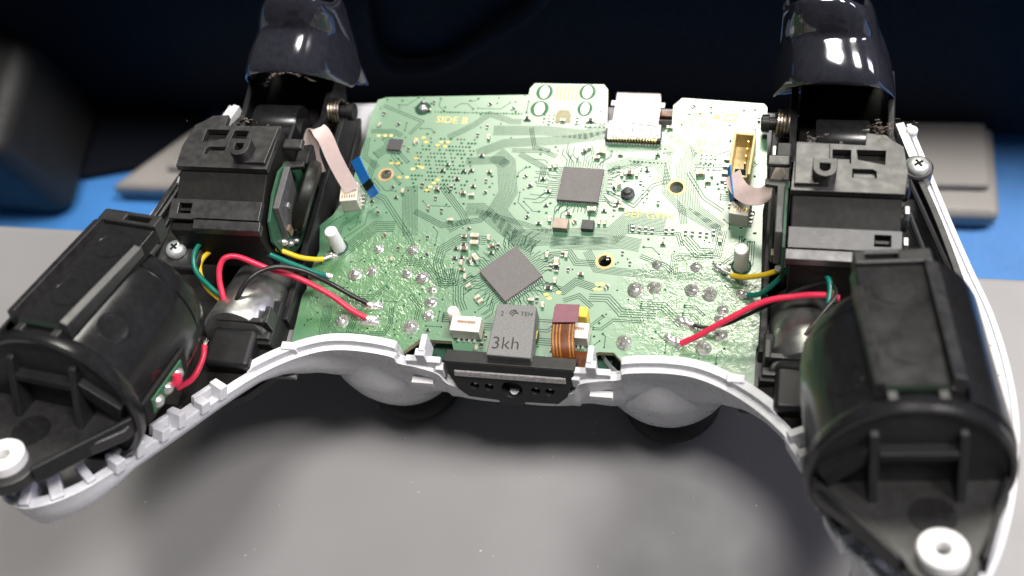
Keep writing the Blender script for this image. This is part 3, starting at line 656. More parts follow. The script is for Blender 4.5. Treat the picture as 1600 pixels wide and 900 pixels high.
BUNDLES = [
 ([(-12.20, 25.44, 0.00), (-1.89, 25.82, 0.00), (6.94, 25.16, 0.00), (11.04, 26.95, 0.00)], 9, 0.24), ([(-14.67, 19.43, 0.00), (-9.36, 22.25, 0.00), (3.21, 23.56, 0.00), (11.26, 25.16, 0.00)], 8, 0.24), ([(-16.60, 17.40, 0.00), (-9.46, 18.03, 0.00), (-7.93, 16.82, 0.00)], 7, 0.24), ([(-10.66, 19.59, 0.00), (-8.14, 17.29, 0.00), (-6.59, 10.27, 0.00), (-8.16, 5.57, 0.00), (-3.00, -0.01, 0.00)], 14, 0.24),
 ([(-14.45, 5.70, 0.00), (-11.33, 5.86, 0.00), (-2.86, -0.89, 0.00), (0.65, -2.29, 0.00)], 10, 0.26), ([(-4.06, -0.51, 0.00), (15.25, 1.20, 0.00), (18.16, 4.89, 0.00), (25.20, 4.39, 0.00)], 13, 0.26), ([(-27.05, 10.68, 0.00), (-24.69, -1.26, 0.00)], 11, 0.26), ([(-21.51, 23.26, 0.00), (-16.63, 26.61, 0.00), (-13.75, 29.74, 0.00), (-8.67, 27.90, 0.00), (-6.65, 27.97, 0.00)], 5, 0.3),
 ([(24.49, 25.34, 0.00), (26.39, 23.98, 0.00), (28.64, 21.23, 0.00), (26.89, 18.35, 0.00), (28.17, 7.94, 0.00), (34.65, 3.90, 0.00), (35.22, 0.92, 0.00)], 7, 0.30), ([(24.34, 21.52, 0.00), (24.50, 11.80, 0.00), (28.06, 7.79, 0.00), (28.58, 4.58, 0.00)], 5, 0.3), ([(28.99, 24.56, 0.00), (30.09, 20.35, 0.00), (29.27, 16.60, 0.00), (30.31, 8.50, 0.00), (35.72, 3.96, 0.00)], 7, 0.28),
 ([(11.28, 21.78, 0.00), (23.87, 22.45, 0.00), (24.89, 21.07, 0.00)], 6, 0.26), ([(12.36, 17.08, 0.00), (17.00, 18.85, 0.00), (22.74, 18.48, 0.00), (24.70, 13.63, 0.00)], 7, 0.26), ([(3.59, -0.95, 0.00), (12.54, -0.86, 0.00), (17.25, -0.14, 0.00), (20.86, -0.79, 0.00)], 10, 0.26), ([(10.90, -2.55, 0.00), (13.23, -6.41, 0.00), (18.00, -6.80, 0.00), (30.99, -6.94, 0.00), (40.31, -6.88, 0.00)], 6, 0.30),
 ([(27.67, -6.74, 0.00), (27.69, -2.95, 0.00), (35.44, -2.05, 0.00), (36.10, 3.55, 0.00)], 5, 0.34), ([(12.58, -12.74, 0.00), (16.16, -12.63, 0.00), (19.00, -15.56, 0.00), (25.33, -15.51, 0.00)], 4, 0.5), ([(-28.19, 0.81, 0.00), (-32.16, 0.59, 0.00), (-38.14, -6.57, 0.00)], 6, 0.45), ([(-24.52, -7.06, 0.00), (-20.57, -7.25, 0.00), (-17.13, -10.95, 0.00), (-15.45, -11.69, 0.00), (-14.43, -11.05, 0.00), (-15.48, -8.24, 0.00)], 5, 0.42),
 ([(-9.03, -1.40, 0.00), (-14.24, -1.11, 0.00), (-17.59, -3.98, 0.00), (-17.79, -6.93, 0.00), (-15.94, -11.15, 0.00), (-13.93, -11.02, 0.00), (-13.96, -8.14, 0.00)], 5, 0.45), ([(-37.73, -17.93, 0.00), (-36.80, -25.84, 0.00)], 7, 0.3), ([(-36.28, -22.20, 0.00), (-34.29, -24.00, 0.00), (-25.15, -23.17, 0.00), (-24.38, -20.90, 0.00), (-24.87, -17.45, 0.00)], 3, 0.36), ([(-10.99, -17.30, 0.00), (-12.14, -15.15, 0.00), (-12.76, -11.80, 0.00), (-10.12, -9.62, 0.00)], 5, 0.5),
 ([(-34.98, 8.86, 0.00), (-31.93, 7.44, 0.00), (-24.59, -1.71, 0.00), (-22.50, -5.46, 0.00)], 3, 0.5), ([(-36.11, 16.89, 0.00), (-36.39, 12.00, 0.00), (-33.63, 8.93, 0.00)], 4, 0.4), ([(-20.53, 11.15, 0.00), (-15.41, 5.18, 0.00), (-13.95, 2.97, 0.00), (-17.15, 0.53, 0.00)], 4, 0.4), ([(-24.86, 4.68, 0.00), (-18.68, 1.65, 0.00), (-11.14, 3.28, 0.00), (-9.57, 5.49, 0.00)], 4, 0.35),
 ([(2.82, -4.20, 0.00), (7.65, -3.18, 0.00), (9.16, -5.24, 0.00), (12.85, -5.29, 0.00)], 4, 0.4), ([(3.76, -10.55, 0.00), (7.59, -11.69, 0.00), (9.72, -9.45, 0.00), (13.51, -10.60, 0.00)], 5, 0.35), ([(7.88, -13.75, 0.00), (10.73, -12.45, 0.00), (13.43, -14.73, 0.00)], 3, 0.4), ([(18.50, 4.02, 0.00), (18.69, 2.27, 0.00), (27.82, 2.21, 0.00), (28.66, -0.47, 0.00)], 3, 0.4), ([(29.10, 1.42, 0.00), (31.75, -1.71, 0.00), (34.70, -1.67, 0.00)], 5, 0.5),
 ([(13.31, 11.25, 0.00), (18.67, 8.19, 0.00), (21.88, 13.19, 0.00), (23.67, 14.04, 0.00)], 2, 0.6), ([(12.76, 15.85, 0.00), (17.05, 17.29, 0.00), (18.82, 18.46, 0.00)], 4, 0.4), ([(-38.50, 24.30, 0.00), (-33.59, 24.48, 0.00), (-31.53, 23.38, 0.00)], 3, 0.4), ([(-38.82, 22.60, 0.00), (-38.38, 17.61, 0.00), (-34.98, 14.98, 0.00)], 3, 0.45), ([(-37.20, 31.21, 0.00), (-27.84, 27.23, 0.00), (-29.93, 23.78, 0.00)], 2, 0.5),
 ([(12.25, 31.11, 0.00), (22.39, 27.36, 0.00), (24.52, 25.03, 0.00)], 2, 0.4), ([(32.49, 19.83, 0.00), (34.23, 21.46, 0.00), (36.04, 22.16, 0.00)], 1, 0.4), ([(29.54, 17.85, 0.00), (36.31, 18.15, 0.00)], 3, 0.7), ([(28.41, 16.56, 0.00), (31.96, 10.67, 0.00), (35.80, 7.90, 0.00)], 2, 0.6), ([(21.10, -3.07, 0.00), (26.08, -4.88, 0.00), (27.39, -6.20, 0.00)], 3, 0.4), ([(-31.47, -17.91, 0.00), (-32.08, -23.55, 0.00)], 4, 0.4),
 ([(-12.16, 5.36, 0.00), (-4.71, 3.48, 0.00), (3.25, 1.39, 0.00)], 4, 0.3), ([(-5.76, 19.80, 0.00), (-0.24, 16.52, 0.00), (-0.36, 12.90, 0.00)], 4, 0.35), ([(-7.47, 20.54, 0.00), (-0.85, 20.65, 0.00), (1.97, 19.32, 0.00)], 3, 0.4), ([(-4.38, 26.39, 0.00), (-2.97, 21.53, 0.00), (0.46, 20.70, 0.00)], 3, 0.35), ([(-21.93, -14.41, 0.00), (-19.47, -17.06, 0.00), (-19.53, -19.86, 0.00)], 3, 0.4)]
for (P, n, pt) in BUNDLES:
    for k in range(n):
        off = (k - (n - 1) / 2) * pt * (1.16 if pt < 0.3 else 1)
        trace(offset(P, off), 0.10 if pt < 0.35 else 0.14)
# board outline groove and edge pour lines
bo = [Vector((p[0], p[1], 0)) for p in OUT]; cen = sum(bo, Vector()) / len(bo)
rt = random.Random(11)
# fan-outs at the two big chips
def fan(c, half, deg, n, lens, bend):
    for side in range(4):
        fr = rotz((c[0], c[1], 0), deg + 90 * side)
        for k in range(n):
            t = (-0.5 + (k + 0.5) / n) * 2 * half * 0.95
            l = rt.uniform(*lens); b = rt.uniform(*bend) * (1 if t > 0 else -1) * (0.4 + abs(t) / half)
            trace([fp(fr, t, half, 0), fp(fr, t, half + l * 0.5, 0), fp(fr, t + b, half + l * 0.5 + abs(b), 0), fp(fr, t + b, half + l + abs(b), 0)], 0.14)
c1 = (7.65, 12.82, 0.00); c2 = (-3.02, -8.45, 0.00)
fan(c1, 4.1, -2.2, 16, (1.5, 5.0), (0.2, 1.6)); fan(c2, 4.4, 44.2, 18, (1.5, 4.5), (0.2, 1.4))
def inside(x, y):
    c = False; n = len(OUT); j = n - 1
    for i in range(n):
        if (OUT[i][1] > y) != (OUT[j][1] > y) and x < (OUT[j][0] - OUT[i][0]) * (y - OUT[i][1]) / (OUT[j][1] - OUT[i][1]) + OUT[i][0]: c = not c
        j = i
    return c
VIA0 = []
RB = random.Random(21)
for (c_, rx, ry) in ((c1, 4.6, 4.5), (c2, 6.4, 6.4)): block(c_, rx, ry)
for p_ in JP: block(p_, 1.6, 1.6)
for p_ in SP_XY: block(p_, 0.8, 0.7)
for p_ in ((21.85, 6.12, 0.00), (-21.54, 27.79, 0.00)): block(p_, 5.5, 1.6)
block((30.51, 29.27, 0.00), 8, 3); block((31.75, 22.93, 0.00), 3.5, 2.5); block((2.02, 34.14, 0.00), 7, 4.5); block((-21.52, 16.22, 0.00), 6.5, 7)
def clear(x, y): return inside(x, y) and inside(x + 1.5, y) and inside(x - 1.5, y) and inside(x, y - 1.5) and inside(x, y + 1.5)
nb = 0
tries = 0
while nb < 150 and tries < 9000:
    tries += 1
    x, y = RB.uniform(-40, 42), RB.uniform(-24, 35)
    if y < -8 and abs(x) > 18 and RB.random() < 0.8: continue
    a = RB.choice([0, 45, 90, 135, 180, 225, 270, 315]); pts = [(x, y)]
    for k in range(RB.choice([2, 3, 3, 4])):
        l = RB.uniform(1.2, 5.5); x += l * math.cos(RAD(a)); y += l * math.sin(RAD(a)); pts.append((x, y)); a += RB.choice([-45, 45])
    if not all(clear(*q) for q in pts): continue
    n = RB.choice([1, 2, 2, 3, 4, 5]); pt = RB.choice([0.4, 0.44, 0.5])
    if not all(free(offset(pts, (k - (n - 1) / 2) * pt), 1) for k in range(n)): continue
    nb += 1
    for k in range(n):
        P = offset(pts, (k - (n - 1) / 2) * pt); trace(P, 0.13); VIA0 += [(P[0].x, P[0].y), (P[-1].x, P[-1].y)]
# short stubs with vias all over the board
via = MB(); ring = MB(); glint = MB()
def add_via(x, y, r=0.17):
    via.prism(circle((x, y), r, 8), 0.010, 0.022)
    if rt.random() < 0.35:
        ring.add([(x + (r + 0.16) * math.cos(a * .7854), y + (r + 0.16) * math.sin(a * .7854), 0.006) for a in range(8)], [tuple(range(8))])
for q_ in VIA0: add_via(q_[0], q_[1], 0.15)
done = 0
while done < 620:
    x, y = rt.uniform(-42, 44), rt.uniform(-27, 37)
    if not inside(x, y) or not inside(x + 1, y) or not inside(x - 1, y) or not inside(x, y - 1.2): continue
    dens = 0.35 + 0.65 * (noise.noise(Vector((x * 0.11, y * 0.11, 2.0))) * 0.5 + 0.5)
    if y < -8 and abs(x) > 20: dens *= 0.35
    if rt.random() > dens: continue
    done += 1
    if not free([(x, y), (x + 0.05, y)], 1): continue
    add_via(x, y)
    if rt.random() < 0.55:
        a = rt.choice([0, 90, 180, 270, 45, 135, 225, 315]); l = rt.uniform(0.8, 3.2); a2 = a + rt.choice([-45, 45, 0]); l2 = rt.uniform(0.5, 2.5)
        p1 = (x + l * math.cos(RAD(a)), y + l * math.sin(RAD(a))); p2 = (p1[0] + l2 * math.cos(RAD(a2)), p1[1] + l2 * math.sin(RAD(a2)))
        if inside(*p1) and inside(*p2) and free([(x, y), p1, p2], 1): trace([(x, y), p1, p2], 0.13); add_via(*p2)
# via field under the hidden processor, upper left
q = (-21.52, 16.22, 0.00)
for i in range(17):
    for j in range(15):
        if rt.random() < 0.62: add_via(q[0] + (i - 8) * 0.72 + (0.3 if j % 2 else 0), q[1] + (j - 7) * 0.95, 0.2)
for (a, b, n) in (((-25.57, 29.86, 0.00), (-6.96, 29.97, 0.00), 30), ((13.31, 11.25, 0.00), (20.20, 17.43, 0.00), 8), ((16.88, 18.85, 0.00), (23.86, 18.53, 0.00), 10), ((25.29, 30.71, 0.00), (40.37, 32.52, 0.00), 8), ((26.14, 28.30, 0.00), (35.61, 28.48, 0.00), 6)):
    for k in range(n): add_via(a[0] + (b[0] - a[0]) * k / (n - 1), a[1] + (b[1] - a[1]) * k / (n - 1), 0.16)
for (c, nx, ny) in (((31.61, 19.95, 0.00), 3, 3), ((8.74, 27.52, 0.00), 5, 2), ((-0.59, 28.84, 0.00), 4, 3), ((20.61, 11.00, 0.00), 2, 3), ((22.94, 21.62, 0.00), 2, 2), ((32.26, 17.97, 0.00), 3, 2)):
    for i in range(nx):
        for j in range(ny): add_via(c[0] + (i - (nx - 1) / 2) * 0.95, c[1] + (j - (ny - 1) / 2) * 0.95, 0.17)
tm.build('trace_grooves', M['gap'], pb, kind='stuff', smooth=0)
via.build('vias', M['viahole'], pb, kind='stuff', smooth=0)
ring.build('via_rings', mat('via_ring_mask', (0.10, 0.27, 0.14), 0.3), pb, kind='stuff', smooth=0)
# gold test pads, upper left
GP = [(-36.55, 23.19, 0.00), (-35.15, 23.24, 0.00), (-33.89, 23.29, 0.00), (-28.31, 22.67, 0.00), (-26.72, 23.06, 0.00), (-25.94, 21.93, 0.00), (-22.65, 22.06, 0.00), (-21.29, 22.11, 0.00), (-23.31, 21.20, 0.00), (-21.75, 20.94, 0.00), (-27.29, 17.76, 0.00), (-26.18, 15.69, 0.00), (-32.21, 16.24, 0.00), (-30.84, 16.30, 0.00), (-27.41, 14.99, 0.00), (-25.44, 15.40, 0.00), (-22.25, 11.70, 0.00), (-22.87, 10.72, 0.00), (-21.61, 12.53, 0.00), (-23.38, 9.91, 0.00), (-29.82, 12.79, 0.00), (-28.19, 12.86, 0.00), (6.79, -12.03, 0.00), (4.43, -12.60, 0.00), (5.15, -13.39, 0.00), (13.89, -9.74, 0.00), (14.72, -9.68, 0.00), (13.54, -10.87, 0.00), (14.38, -10.82, 0.00)]
for p in GP:
    MB().prism(circle((p[0], p[1]), 1, 10, 0.5, 0.33), 0.008, 0.03).build('test_pad', M['goldpad'] if rt.random() < 0.5 else M['silk'], pb, smooth=0)

# small ceramic parts: shared meshes, one object each
def smd_mesh(nm, w, d, h, body):
    mb = MB()
    mb.box((0, 0, h / 2), (w * 0.56, d * 0.96, h * 0.96)); mb.cur = 1
    mb.box((-w * 0.39, 0, h / 2 + .01), (w * 0.22, d, h)); mb.box((w * 0.39, 0, h / 2 + .01), (w * 0.22, d, h))
    me = bpy.data.meshes.new(nm); me.from_pydata([p * K for p in mb.v], [], mb.f)
    me.materials.append(body); me.materials.append(M['tin']); me.polygons.foreach_set('material_index', mb.mi); me.update()
    return me
SM = {'c': smd_mesh('capacitor', 1.15, 0.62, 0.6, M['ceramic']), 'C': smd_mesh('capacitor', 1.7, 0.95, 0.95, M['ceramic']), 'b': smd_mesh('capacitor', 1.15, 0.62, 0.6, M['ceramic_brown']),
      'B': smd_mesh('capacitor', 1.6, 0.9, 0.9, M['ceramic_brown']), 'r': smd_mesh('resistor', 1.1, 0.55, 0.36, M['resistor']), 'R': smd_mesh('resistor', 1.5, 0.8, 0.45, M['resistor'])}
SMD = [(743,371,'C',0), (742,382,'C',0), (726,371,'b',0), (726,391,'B',0), (725,383,'r',0), (713,389,'r',0), (764,373,'c',90), (768,386,'b',30), (778,385,'r',90), (744,405,'C',-52), (734,408,'b',-40), (721,412,'c',90), (723,423,'b',0),
 (727,434,'c',90), (732,448,'c',40), (746,466,'c',40), (751,472,'c',40), (711,404,'r',0), (722,403,'r',0), (768,396,'r',0), (855,400,'c',90), (879,398,'r',90), (885,400,'c',90), (870,412,'C',90), (870,421,'R',90), (861,418,'r',90), (908,430,'b',0),
 (867,440,'c',90), (857,451,'R',0), (830,470,'c',0), (839,469,'r',90), (848,478,'c',90), (919,233,'c',30), (913,237,'b',30), (940,240,'C',0), (933,248,'c',0), (860,261,'c',90), (868,260,'c',90), (849,280,'r',0), (857,300,'r',0), (972,273,'c',90), (984,273,'B',0),
 (995,273,'c',90), (965,291,'C',45), (966,318,'b',0), (971,325,'c',0), (960,325,'r',90), (925,330,'C',0), (944,330,'r',0), (889,336,'b',0), (859,344,'c',90), (936,348,'c',90), (945,348,'c',90), (724,303,'b',0), (737,306,'c',0), (705,294,'r',90), (683,297,'b',0), (704,345,'c',0),
 (828,291,'r',30), (753,244,'r',0), (764,216,'c',90), (650,223,'c',45), (824,186,'R',0), (923,189,'R',0), (630,300,'c',90), (692,267,'r',0), (725,268,'r',0), (737,267,'r',0), (1095,273,'C',0), (1112,274,'c',90), (1106,285,'c',0), (989,358,'r',90), (999,359,'r',90), (1009,360,'r',90),
 (1019,361,'r',90), (1041,361,'r',90), (1051,361,'r',90), (1071,364,'r',90), (1082,365,'r',90), (1094,366,'r',90), (1104,367,'r',90), (1115,364,'r',90), (1125,376,'c',90), (1047,201,'c',0), (842,350,'r',0), (740,292,'r',0), (700,258,'r',0), (715,280,'r',0), (660,290,'r',90), (745,545,'c',90), (752,540,'r',90), (748,556,'r',0)]
SP = SP_XY
for ((_, _, k, a), p) in zip(SMD, SP):
    o = bpy.data.objects.new('resistor' if k in 'rR' else 'capacitor', SM[k]); scene.collection.objects.link(o); o.parent = pb
    o.location = (Vector(p) + Vector((0, 0, 0.03)) - BASE[pb.name]) * K; o.rotation_euler = (0, 0, RAD(a + rt.uniform(-3, 3)))

re_ = random.Random(33); n_ = 0
for k in range(4000):
    if n_ >= 70: break
    x, y = re_.gauss(2, 20), re_.gauss(8, 15)
    if y < -9 and abs(x) > 17: continue
    if not (clear(x, y) and free([(x - 0.5, y), (x + 0.5, y)], 3)): continue
    n_ += 1; block((x, y), 1.0, 0.9); kk = re_.choice('rrrcb')
    o = bpy.data.objects.new('resistor' if kk == 'r' else 'capacitor', SM[kk]); scene.collection.objects.link(o); o.parent = pb
    o.location = (Vector((x, y, 0.03)) - BASE[pb.name]) * K; o.rotation_euler = (0, 0, RAD(re_.choice([0, 90, 90, 45]))); o.scale = (0.85, 0.85, 0.85)

# ------------------------------------------------------------------ connectors and tall parts on the board
def pins(mb, fr, n, pitch, y, z, s=(0.3, 0.7, 0.3)):
    for k in range(n): mb.box(((k - (n - 1) / 2) * pitch, y, z), s, fr)
# two upright ribbon sockets at the board sides
for (c, s) in (((-38.07, 6.18, 0.00), -1), ((39.09, 6.91, 0.00), 1)):
    fr = rotz((c[0], c[1], 0), -8 * s)
    o = MB().box((0, 0, 1.9), (3.6, 4.4, 3.8), fr).build('ribbon_socket', M['conn'], pb, bevel=0.15)
    mb = MB(); mb.box((0, 0.9 , 3.82), (2.6, 0.5, 0.06), fr); mb.build('socket_slot', M['viahole'], o)
    mb = MB(); [mb.box(((k - 2.5) * 0.5, -1.0, 3.82), (0.22, 1.1, 0.06), fr) for k in range(6)]; mb.build('contact_row', M['goldpad'], o, kind='stuff')
    mb = MB(); [mb.box((1.95 , (k - 1.5) * 0.9, 0.6), (0.9, 0.3, 0.4), fr) for k in range(4)]; mb.build('pin_row', M['tin'], o, kind='stuff')
# white sockets left and right of the foam block
for (c, w) in (((-8.80, -21.80, 0.00), 5.6), ((11.70, -21.59, 0.00), 4.6)):
    fr = rotz((c[0], c[1], 0), -1)
    o = MB().box((0, 0, 2.0), (w, 3.2, 3.2), fr).build('ribbon_socket', M['conn'], pb, bevel=0.18)
    mb = MB(); mb.box((0.1, 0.3, 3.62), (w * 0.62, 0.55, 0.08), fr); mb.build('socket_slot', mat('brown_slot', (0.34, 0.20, 0.13), 0.5), o)
    mb = MB(); pins(mb, fr, 6, w * 0.11, -0.1, 3.62, (0.16, 0.5, 0.1)); mb.build('contact_row', M['conn'], o, kind='stuff')
    mb = MB(); pins(mb, fr, 4, w * 0.18, -1.75, 0.3, (0.45, 0.9, 0.5)); mb.build('pin_row', M['tin'], o, kind='stuff')
c = (-11.87, -17.92, 0.00)
MB().lathe([(1.2, 0.0), (1.2, 3.0), (0.9, 3.4), (0.02, 3.5)], frame((c[0], c[1] - 1.2, 0)), 20).build('socket_post', M['conn'], pb, smooth=40)
MB().box((0, 0, 1.8), (2.4, 2.2, 3.4), frame((12.13, -17.68, 0.00))).build('latch_tab', M['yellowtab'], pb, bevel=0.3)
# battery socket, tall open amber box
c = (38.63, 18.25, 0.00); fr = rotz((c[0], c[1], 0), -4)
bs = MB(); W, D, H = 4.2, 9.6, 4.8
bs.box((-W / 2 + 0.25, 0, H / 2), (0.5, D, H), fr); bs.box((W / 2 - 0.25, 0, H / 2), (0.5, D, H), fr); bs.box((0, D / 2 - 0.25, H / 2), (W - 1.02, 0.5, H), fr); bs.box((0, -D / 2 + 0.25, H / 2 - 0.6), (W - 1.02, 0.5, H - 1.2), fr); bs.box((0, 0, 0.5), (W - 1.02, D - 1.02, 1.0), fr)
o = bs.build('battery_socket', M['amber'], pb, bevel=0.12)
for k in range(4): MB().box((0.8, 3.2 - k * 1.7, 2.6), (0.35, 0.35, 3.4), fr).build('contact_pin', M['goldpad'], o, bevel=0.05)
MB().box((0.1, -3.6, 2.4), (2.0, 1.4, 2.2), fr).build('keying_notch', M['viahole'], o)
mb = MB(); [mb.box((-2.8, 1.6 - k * 1.7, 0.3), (1.6, 0.7, 0.4), fr) for k in range(4)]; mb.build('solder_tail', M['tin'], o, kind='stuff')
# white light-guide posts
for c in ((-38.57, -4.79, 0.00), (39.91, -4.15, 0.00)):
    MB().lathe([(1.35, -1), (1.3, 5.6), (1.2, 6.0), (0.9, 6.2), (0.02, 6.22)], frame(c), 24).build('light_guide_post', M['white'], pb, smooth=40)
    MB().lathe([(1.5, 0.0), (1.9, 0.05), (1.9, 0.0)], frame(c), 20).build('post_ring', M['gap'], pb)
# wide low socket for the display ribbon
c = (16.86, 24.89, 0.00); fr = rotz((c[0], c[1], 0), -1.5)
o = MB().box((0, -0.2, 0.6), (11.2, 2.6, 1.2), fr).build('display_socket', M['ic2'], pb, bevel=0.1)
mb = MB(); pins(mb, fr, 17, 0.58, -1.2, 0.95, (0.28, 1.0, 0.7)); mb.build('contact_row', M['goldpad'], o, kind='stuff')
mb = MB(); pins(mb, fr, 18, 0.6, -1.95, 0.12, (0.3, 0.5, 0.2)); mb.build('pin_row', M['tin'], o, kind='stuff')
# small black-and-gold parts beside the foam block
for (c, m) in (((3.18, -22.10, 0.00), M['ic2']), ((3.03, -25.04, 0.00), M['edge'])):
    fr = rotz((c[0], c[1], 0), -2)
    o = MB().box((0, 0, 0.8), (2.6, 2.0, 1.6), fr).build('power_part', m, pb, bevel=0.1)
    MB().box((0.8, 0, 1.62), (0.9, 1.7, 0.1), fr).build('gold_terminal', M['goldpad'], o)

# ------------------------------------------------------------------ foam-wrapped jack, port bar
jk = thing('headphone_jack', 'dark grey foam-wrapped jack block lettered 3kh at the board centre edge', 'jack', (0, -24, 0))
top = [(-3.30, -17.72), (4.00, -17.61), (4.59, -28.46), (-3.63, -28.34)]
MB().prism(top, 0.3, 4.6).build('foam_wrap', M['foam'], jk, bevel=0.25)
M['ink'] = mat('black_ink', (0.012, 0.012, 0.012), 0.5)
text('3kh', 3.6, (-0.38, -25.90, 4.63), M['ink'], jk, rot=2, name='lettering', weight=-0.03)
text('2', 1.3, (-1.99, -19.80, 4.63), M['ink'], jk, rot=0); text('TEH', 1.25, (2.52, -19.61, 4.63), M['ink'], jk, rot=0)
mb = MB()
for k in range(3):
    c = Vector((0.40, -19.77, 4.64)); c.x += 0.28 * k - 0.3; c.y += 0.1 - 0.3 * k
    pts = [c + Vector((0.75 * math.cos(RAD(a)), 0.75 * math.sin(RAD(a)), 0)) for a in range(60, 200, 20)]
    mb.strap(pts, (0, 0, 1), 0.05, 0.16, 1)
mb.build('arc_mark', M['ink'], jk)
pbar = thing('port_bar', 'dark trapezoid port bar with five holes and a grey foam strip on the near edge', 'port cover', (0, -31, -3))
fy = frame((0.4, -30.2, 0), (1, 0, 0), Vector((0, 0.32, 0.947)), Vector((0, -0.947, 0.32)))
plate([(-11.8, 3.2), (12.0, 3.2), (11.6, 0.2), (10.4, -3.6), (8.6, -5.6), (2.4, -5.8), (2.2, -6.6), (-2.4, -6.6), (-2.6, -5.8), (-8.2, -5.4), (-10.0, -3.6), (-11.4, 0.2)],
      [circle((-6.8, -2.4), 0.85, 16), circle((-4.1, -2.5), 0.85, 16), circle((0.2, -2.7), 2.0, 28), circle((4.6, -2.6), 0.85, 16), circle((7.2, -2.6), 0.85, 16)], -1.4, 0.6, 'bar_plate', M['black'], pbar, fr=fy, bevel=0.15)
MB().box((0.1, -1.4, -1.6), (22, 8.2, 0.3), fy).build('bar_back', M['rubber'], pbar)
MB().box((0.1, 0.75, 0.72), (20.6, 1.3, 0.5), fy).build('foam_strip', M['foam_light'], pbar, bevel=0.15)
MB().box((0.1, 3.1, -1.0), (24.2, 0.7, 3.0), fy).build('top_ledge', M['black_matte'], pbar, bevel=0.15)
for x in (-6.8, -4.1, 4.6, 7.2): MB().lathe([(0.45, -1.2), (0.45, -0.3), (0.3, -0.1)], frame(fp(fy, x, -2.5, 0), fy[1], fy[2], fy[3]), 12).build('contact_tip', M['steel'], pbar, smooth=40)

# ------------------------------------------------------------------ ribbon cables
rl = thing('ribbon_cable', 'pale pink ribbon cable with blue end looping at the left of the board', 'ribbon cable', (-37.27, 5.94, 4.00), group='ribbon cables')
MB().strap([(-45.10, 9.58, 5.00), (-45.66, 11.38, 9.00), (-44.79, 12.89, 12.50), (-43.22, 13.37, 14.00), (-41.63, 12.15, 13.40), (-40.17, 9.70, 10.50), (-38.71, 7.75, 7.50), (-37.11, 5.99, 4.60)], (1, 0.25, 0.1), 3.2, 0.16, 6).build('ribbon', M['ffc'], rl, smooth=50)
MB().strap([(-36.93, 11.60, 7.50), (-35.00, 8.64, 5.20), (-32.69, 5.93, 3.00)], (1, 0.1, 0.9), 2.8, 0.2, 3).build('blue_stiffener', M['blue'], rl, smooth=50)
MB().strap([(-34.43, 7.80, 5.10), (-33.62, 6.93, 4.40)], (1, 0.1, 0.9), 2.84, 0.26, 1).build('black_stripe', M['viahole'], rl)
rr_ = thing('ribbon_cable', 'pale pink ribbon cable curling to the right trigger unit', 'ribbon cable', (38.06, 9.66, 4.00), group='ribbon cables')
MB().strap([(46.42, 8.34, 14.00), (45.40, 7.91, 12.00), (44.60, 6.90, 10.00), (43.21, 6.04, 8.50), (41.38, 6.36, 7.50), (39.32, 8.03, 6.40), (38.02, 10.14, 6.00), (37.29, 12.31, 6.00)], (0.12, -1.0, -0.15), 3.4, 0.16, 6).build('ribbon', M['ffc'], rr_, smooth=50)
MB().strap([(36.45, 14.20, 5.40), (36.90, 11.10, 5.00), (37.49, 7.60, 4.40)], (0.25, 0, 1), 2.2, 0.2, 3).build('blue_stiffener', M['blue'], rr_, smooth=50)
dr = thing('display_ribbon', 'white and silver flat ribbon leaving the socket at the top edge of the board', 'ribbon cable', (16.85, 25.57, 1.00))
MB().strap([(17.10, 23.46, 1.25), (17.00, 25.83, 1.70), (17.04, 26.89, 2.00)], (1, -0.03, 0), 10.6, 0.16, 3).build('silver_end', M['silverfoil'], dr, smooth=50)
mb = MB(); c = Vector((17.06, 25.25, 1.62))
for k in range(16): mb.box(((k - 7.5) * 0.62, 0, 0.18), (0.22, 4.2, 0.06), frame(c, (1, -0.03, 0), Vector((0, 1, 0.1)).normalized(), Vector((0, -0.1, 1)).normalized()))
mb.build('conductor_lines', M['tin'], dr, kind='stuff')
mb = MB(); mb.strap([(17.07, 26.65, 2.10), (17.24, 28.85, 2.40), (17.11, 31.95, 1.60), (16.50, 36.73, -2.00), (15.63, 41.87, -7.00)], (1, -0.03, 0), 9.2, 0.16, 5); mb.box((0, 0, 0), (10.9, 1.5, 0.2), frame((17.13, 31.87, 1.70), (1, -0.03, 0), Vector((0, 1, -0.2)).normalized(), Vector((0, 0.2, 1)).normalized()))
mb.build('white_ribbon', M['whiteffc'], dr, smooth=50)
MB().box((0, 0, 0), (7, 1.6, 1.2), frame((22.48, 32.22, -2.00))).build('amber_tail', M['kapton'], dr, bevel=0.2)
kf = thing('flex_cable', 'amber translucent flex cable with purple end bending over the port bar', 'flex cable', (9.98, -22.01, 3.00))
cpts = [(9.53, -17.70, 5.20), (9.71, -19.66, 5.40), (9.63, -21.16, 5.00), (9.66, -23.88, 4.00), (10.12, -26.58, 2.80), (10.57, -28.48, -0.50), (10.48, -29.13, -5.00)]
MB().strap(cpts, (1, 0, 0), 4.2, 0.14, 6).build('flex_strip', M['kapton'], kf, smooth=50)
for dx in (-1.75, -1.15, -0.55, 1.2, 1.8):
    MB().strap([Vector(p) + Vector((dx, 0.05, 0.12)) for p in cpts[2:]], (1, 0, 0), 0.22, 0.05, 6).build('copper_line', M['kapton_trace'], kf, smooth=50)
MB().prism([(7.81, -17.65), (12.12, -17.48), (12.26, -21.16), (7.54, -21.51)], 5.45, 5.75).build('purple_stiffener', M['purple'], kf, bevel=0.1)
MB().prism([(11.61, -24.49), (14.88, -24.49), (15.05, -27.71), (12.02, -27.57)], 0.9, 1.05).build('amber_flap', M['kapton'], kf)

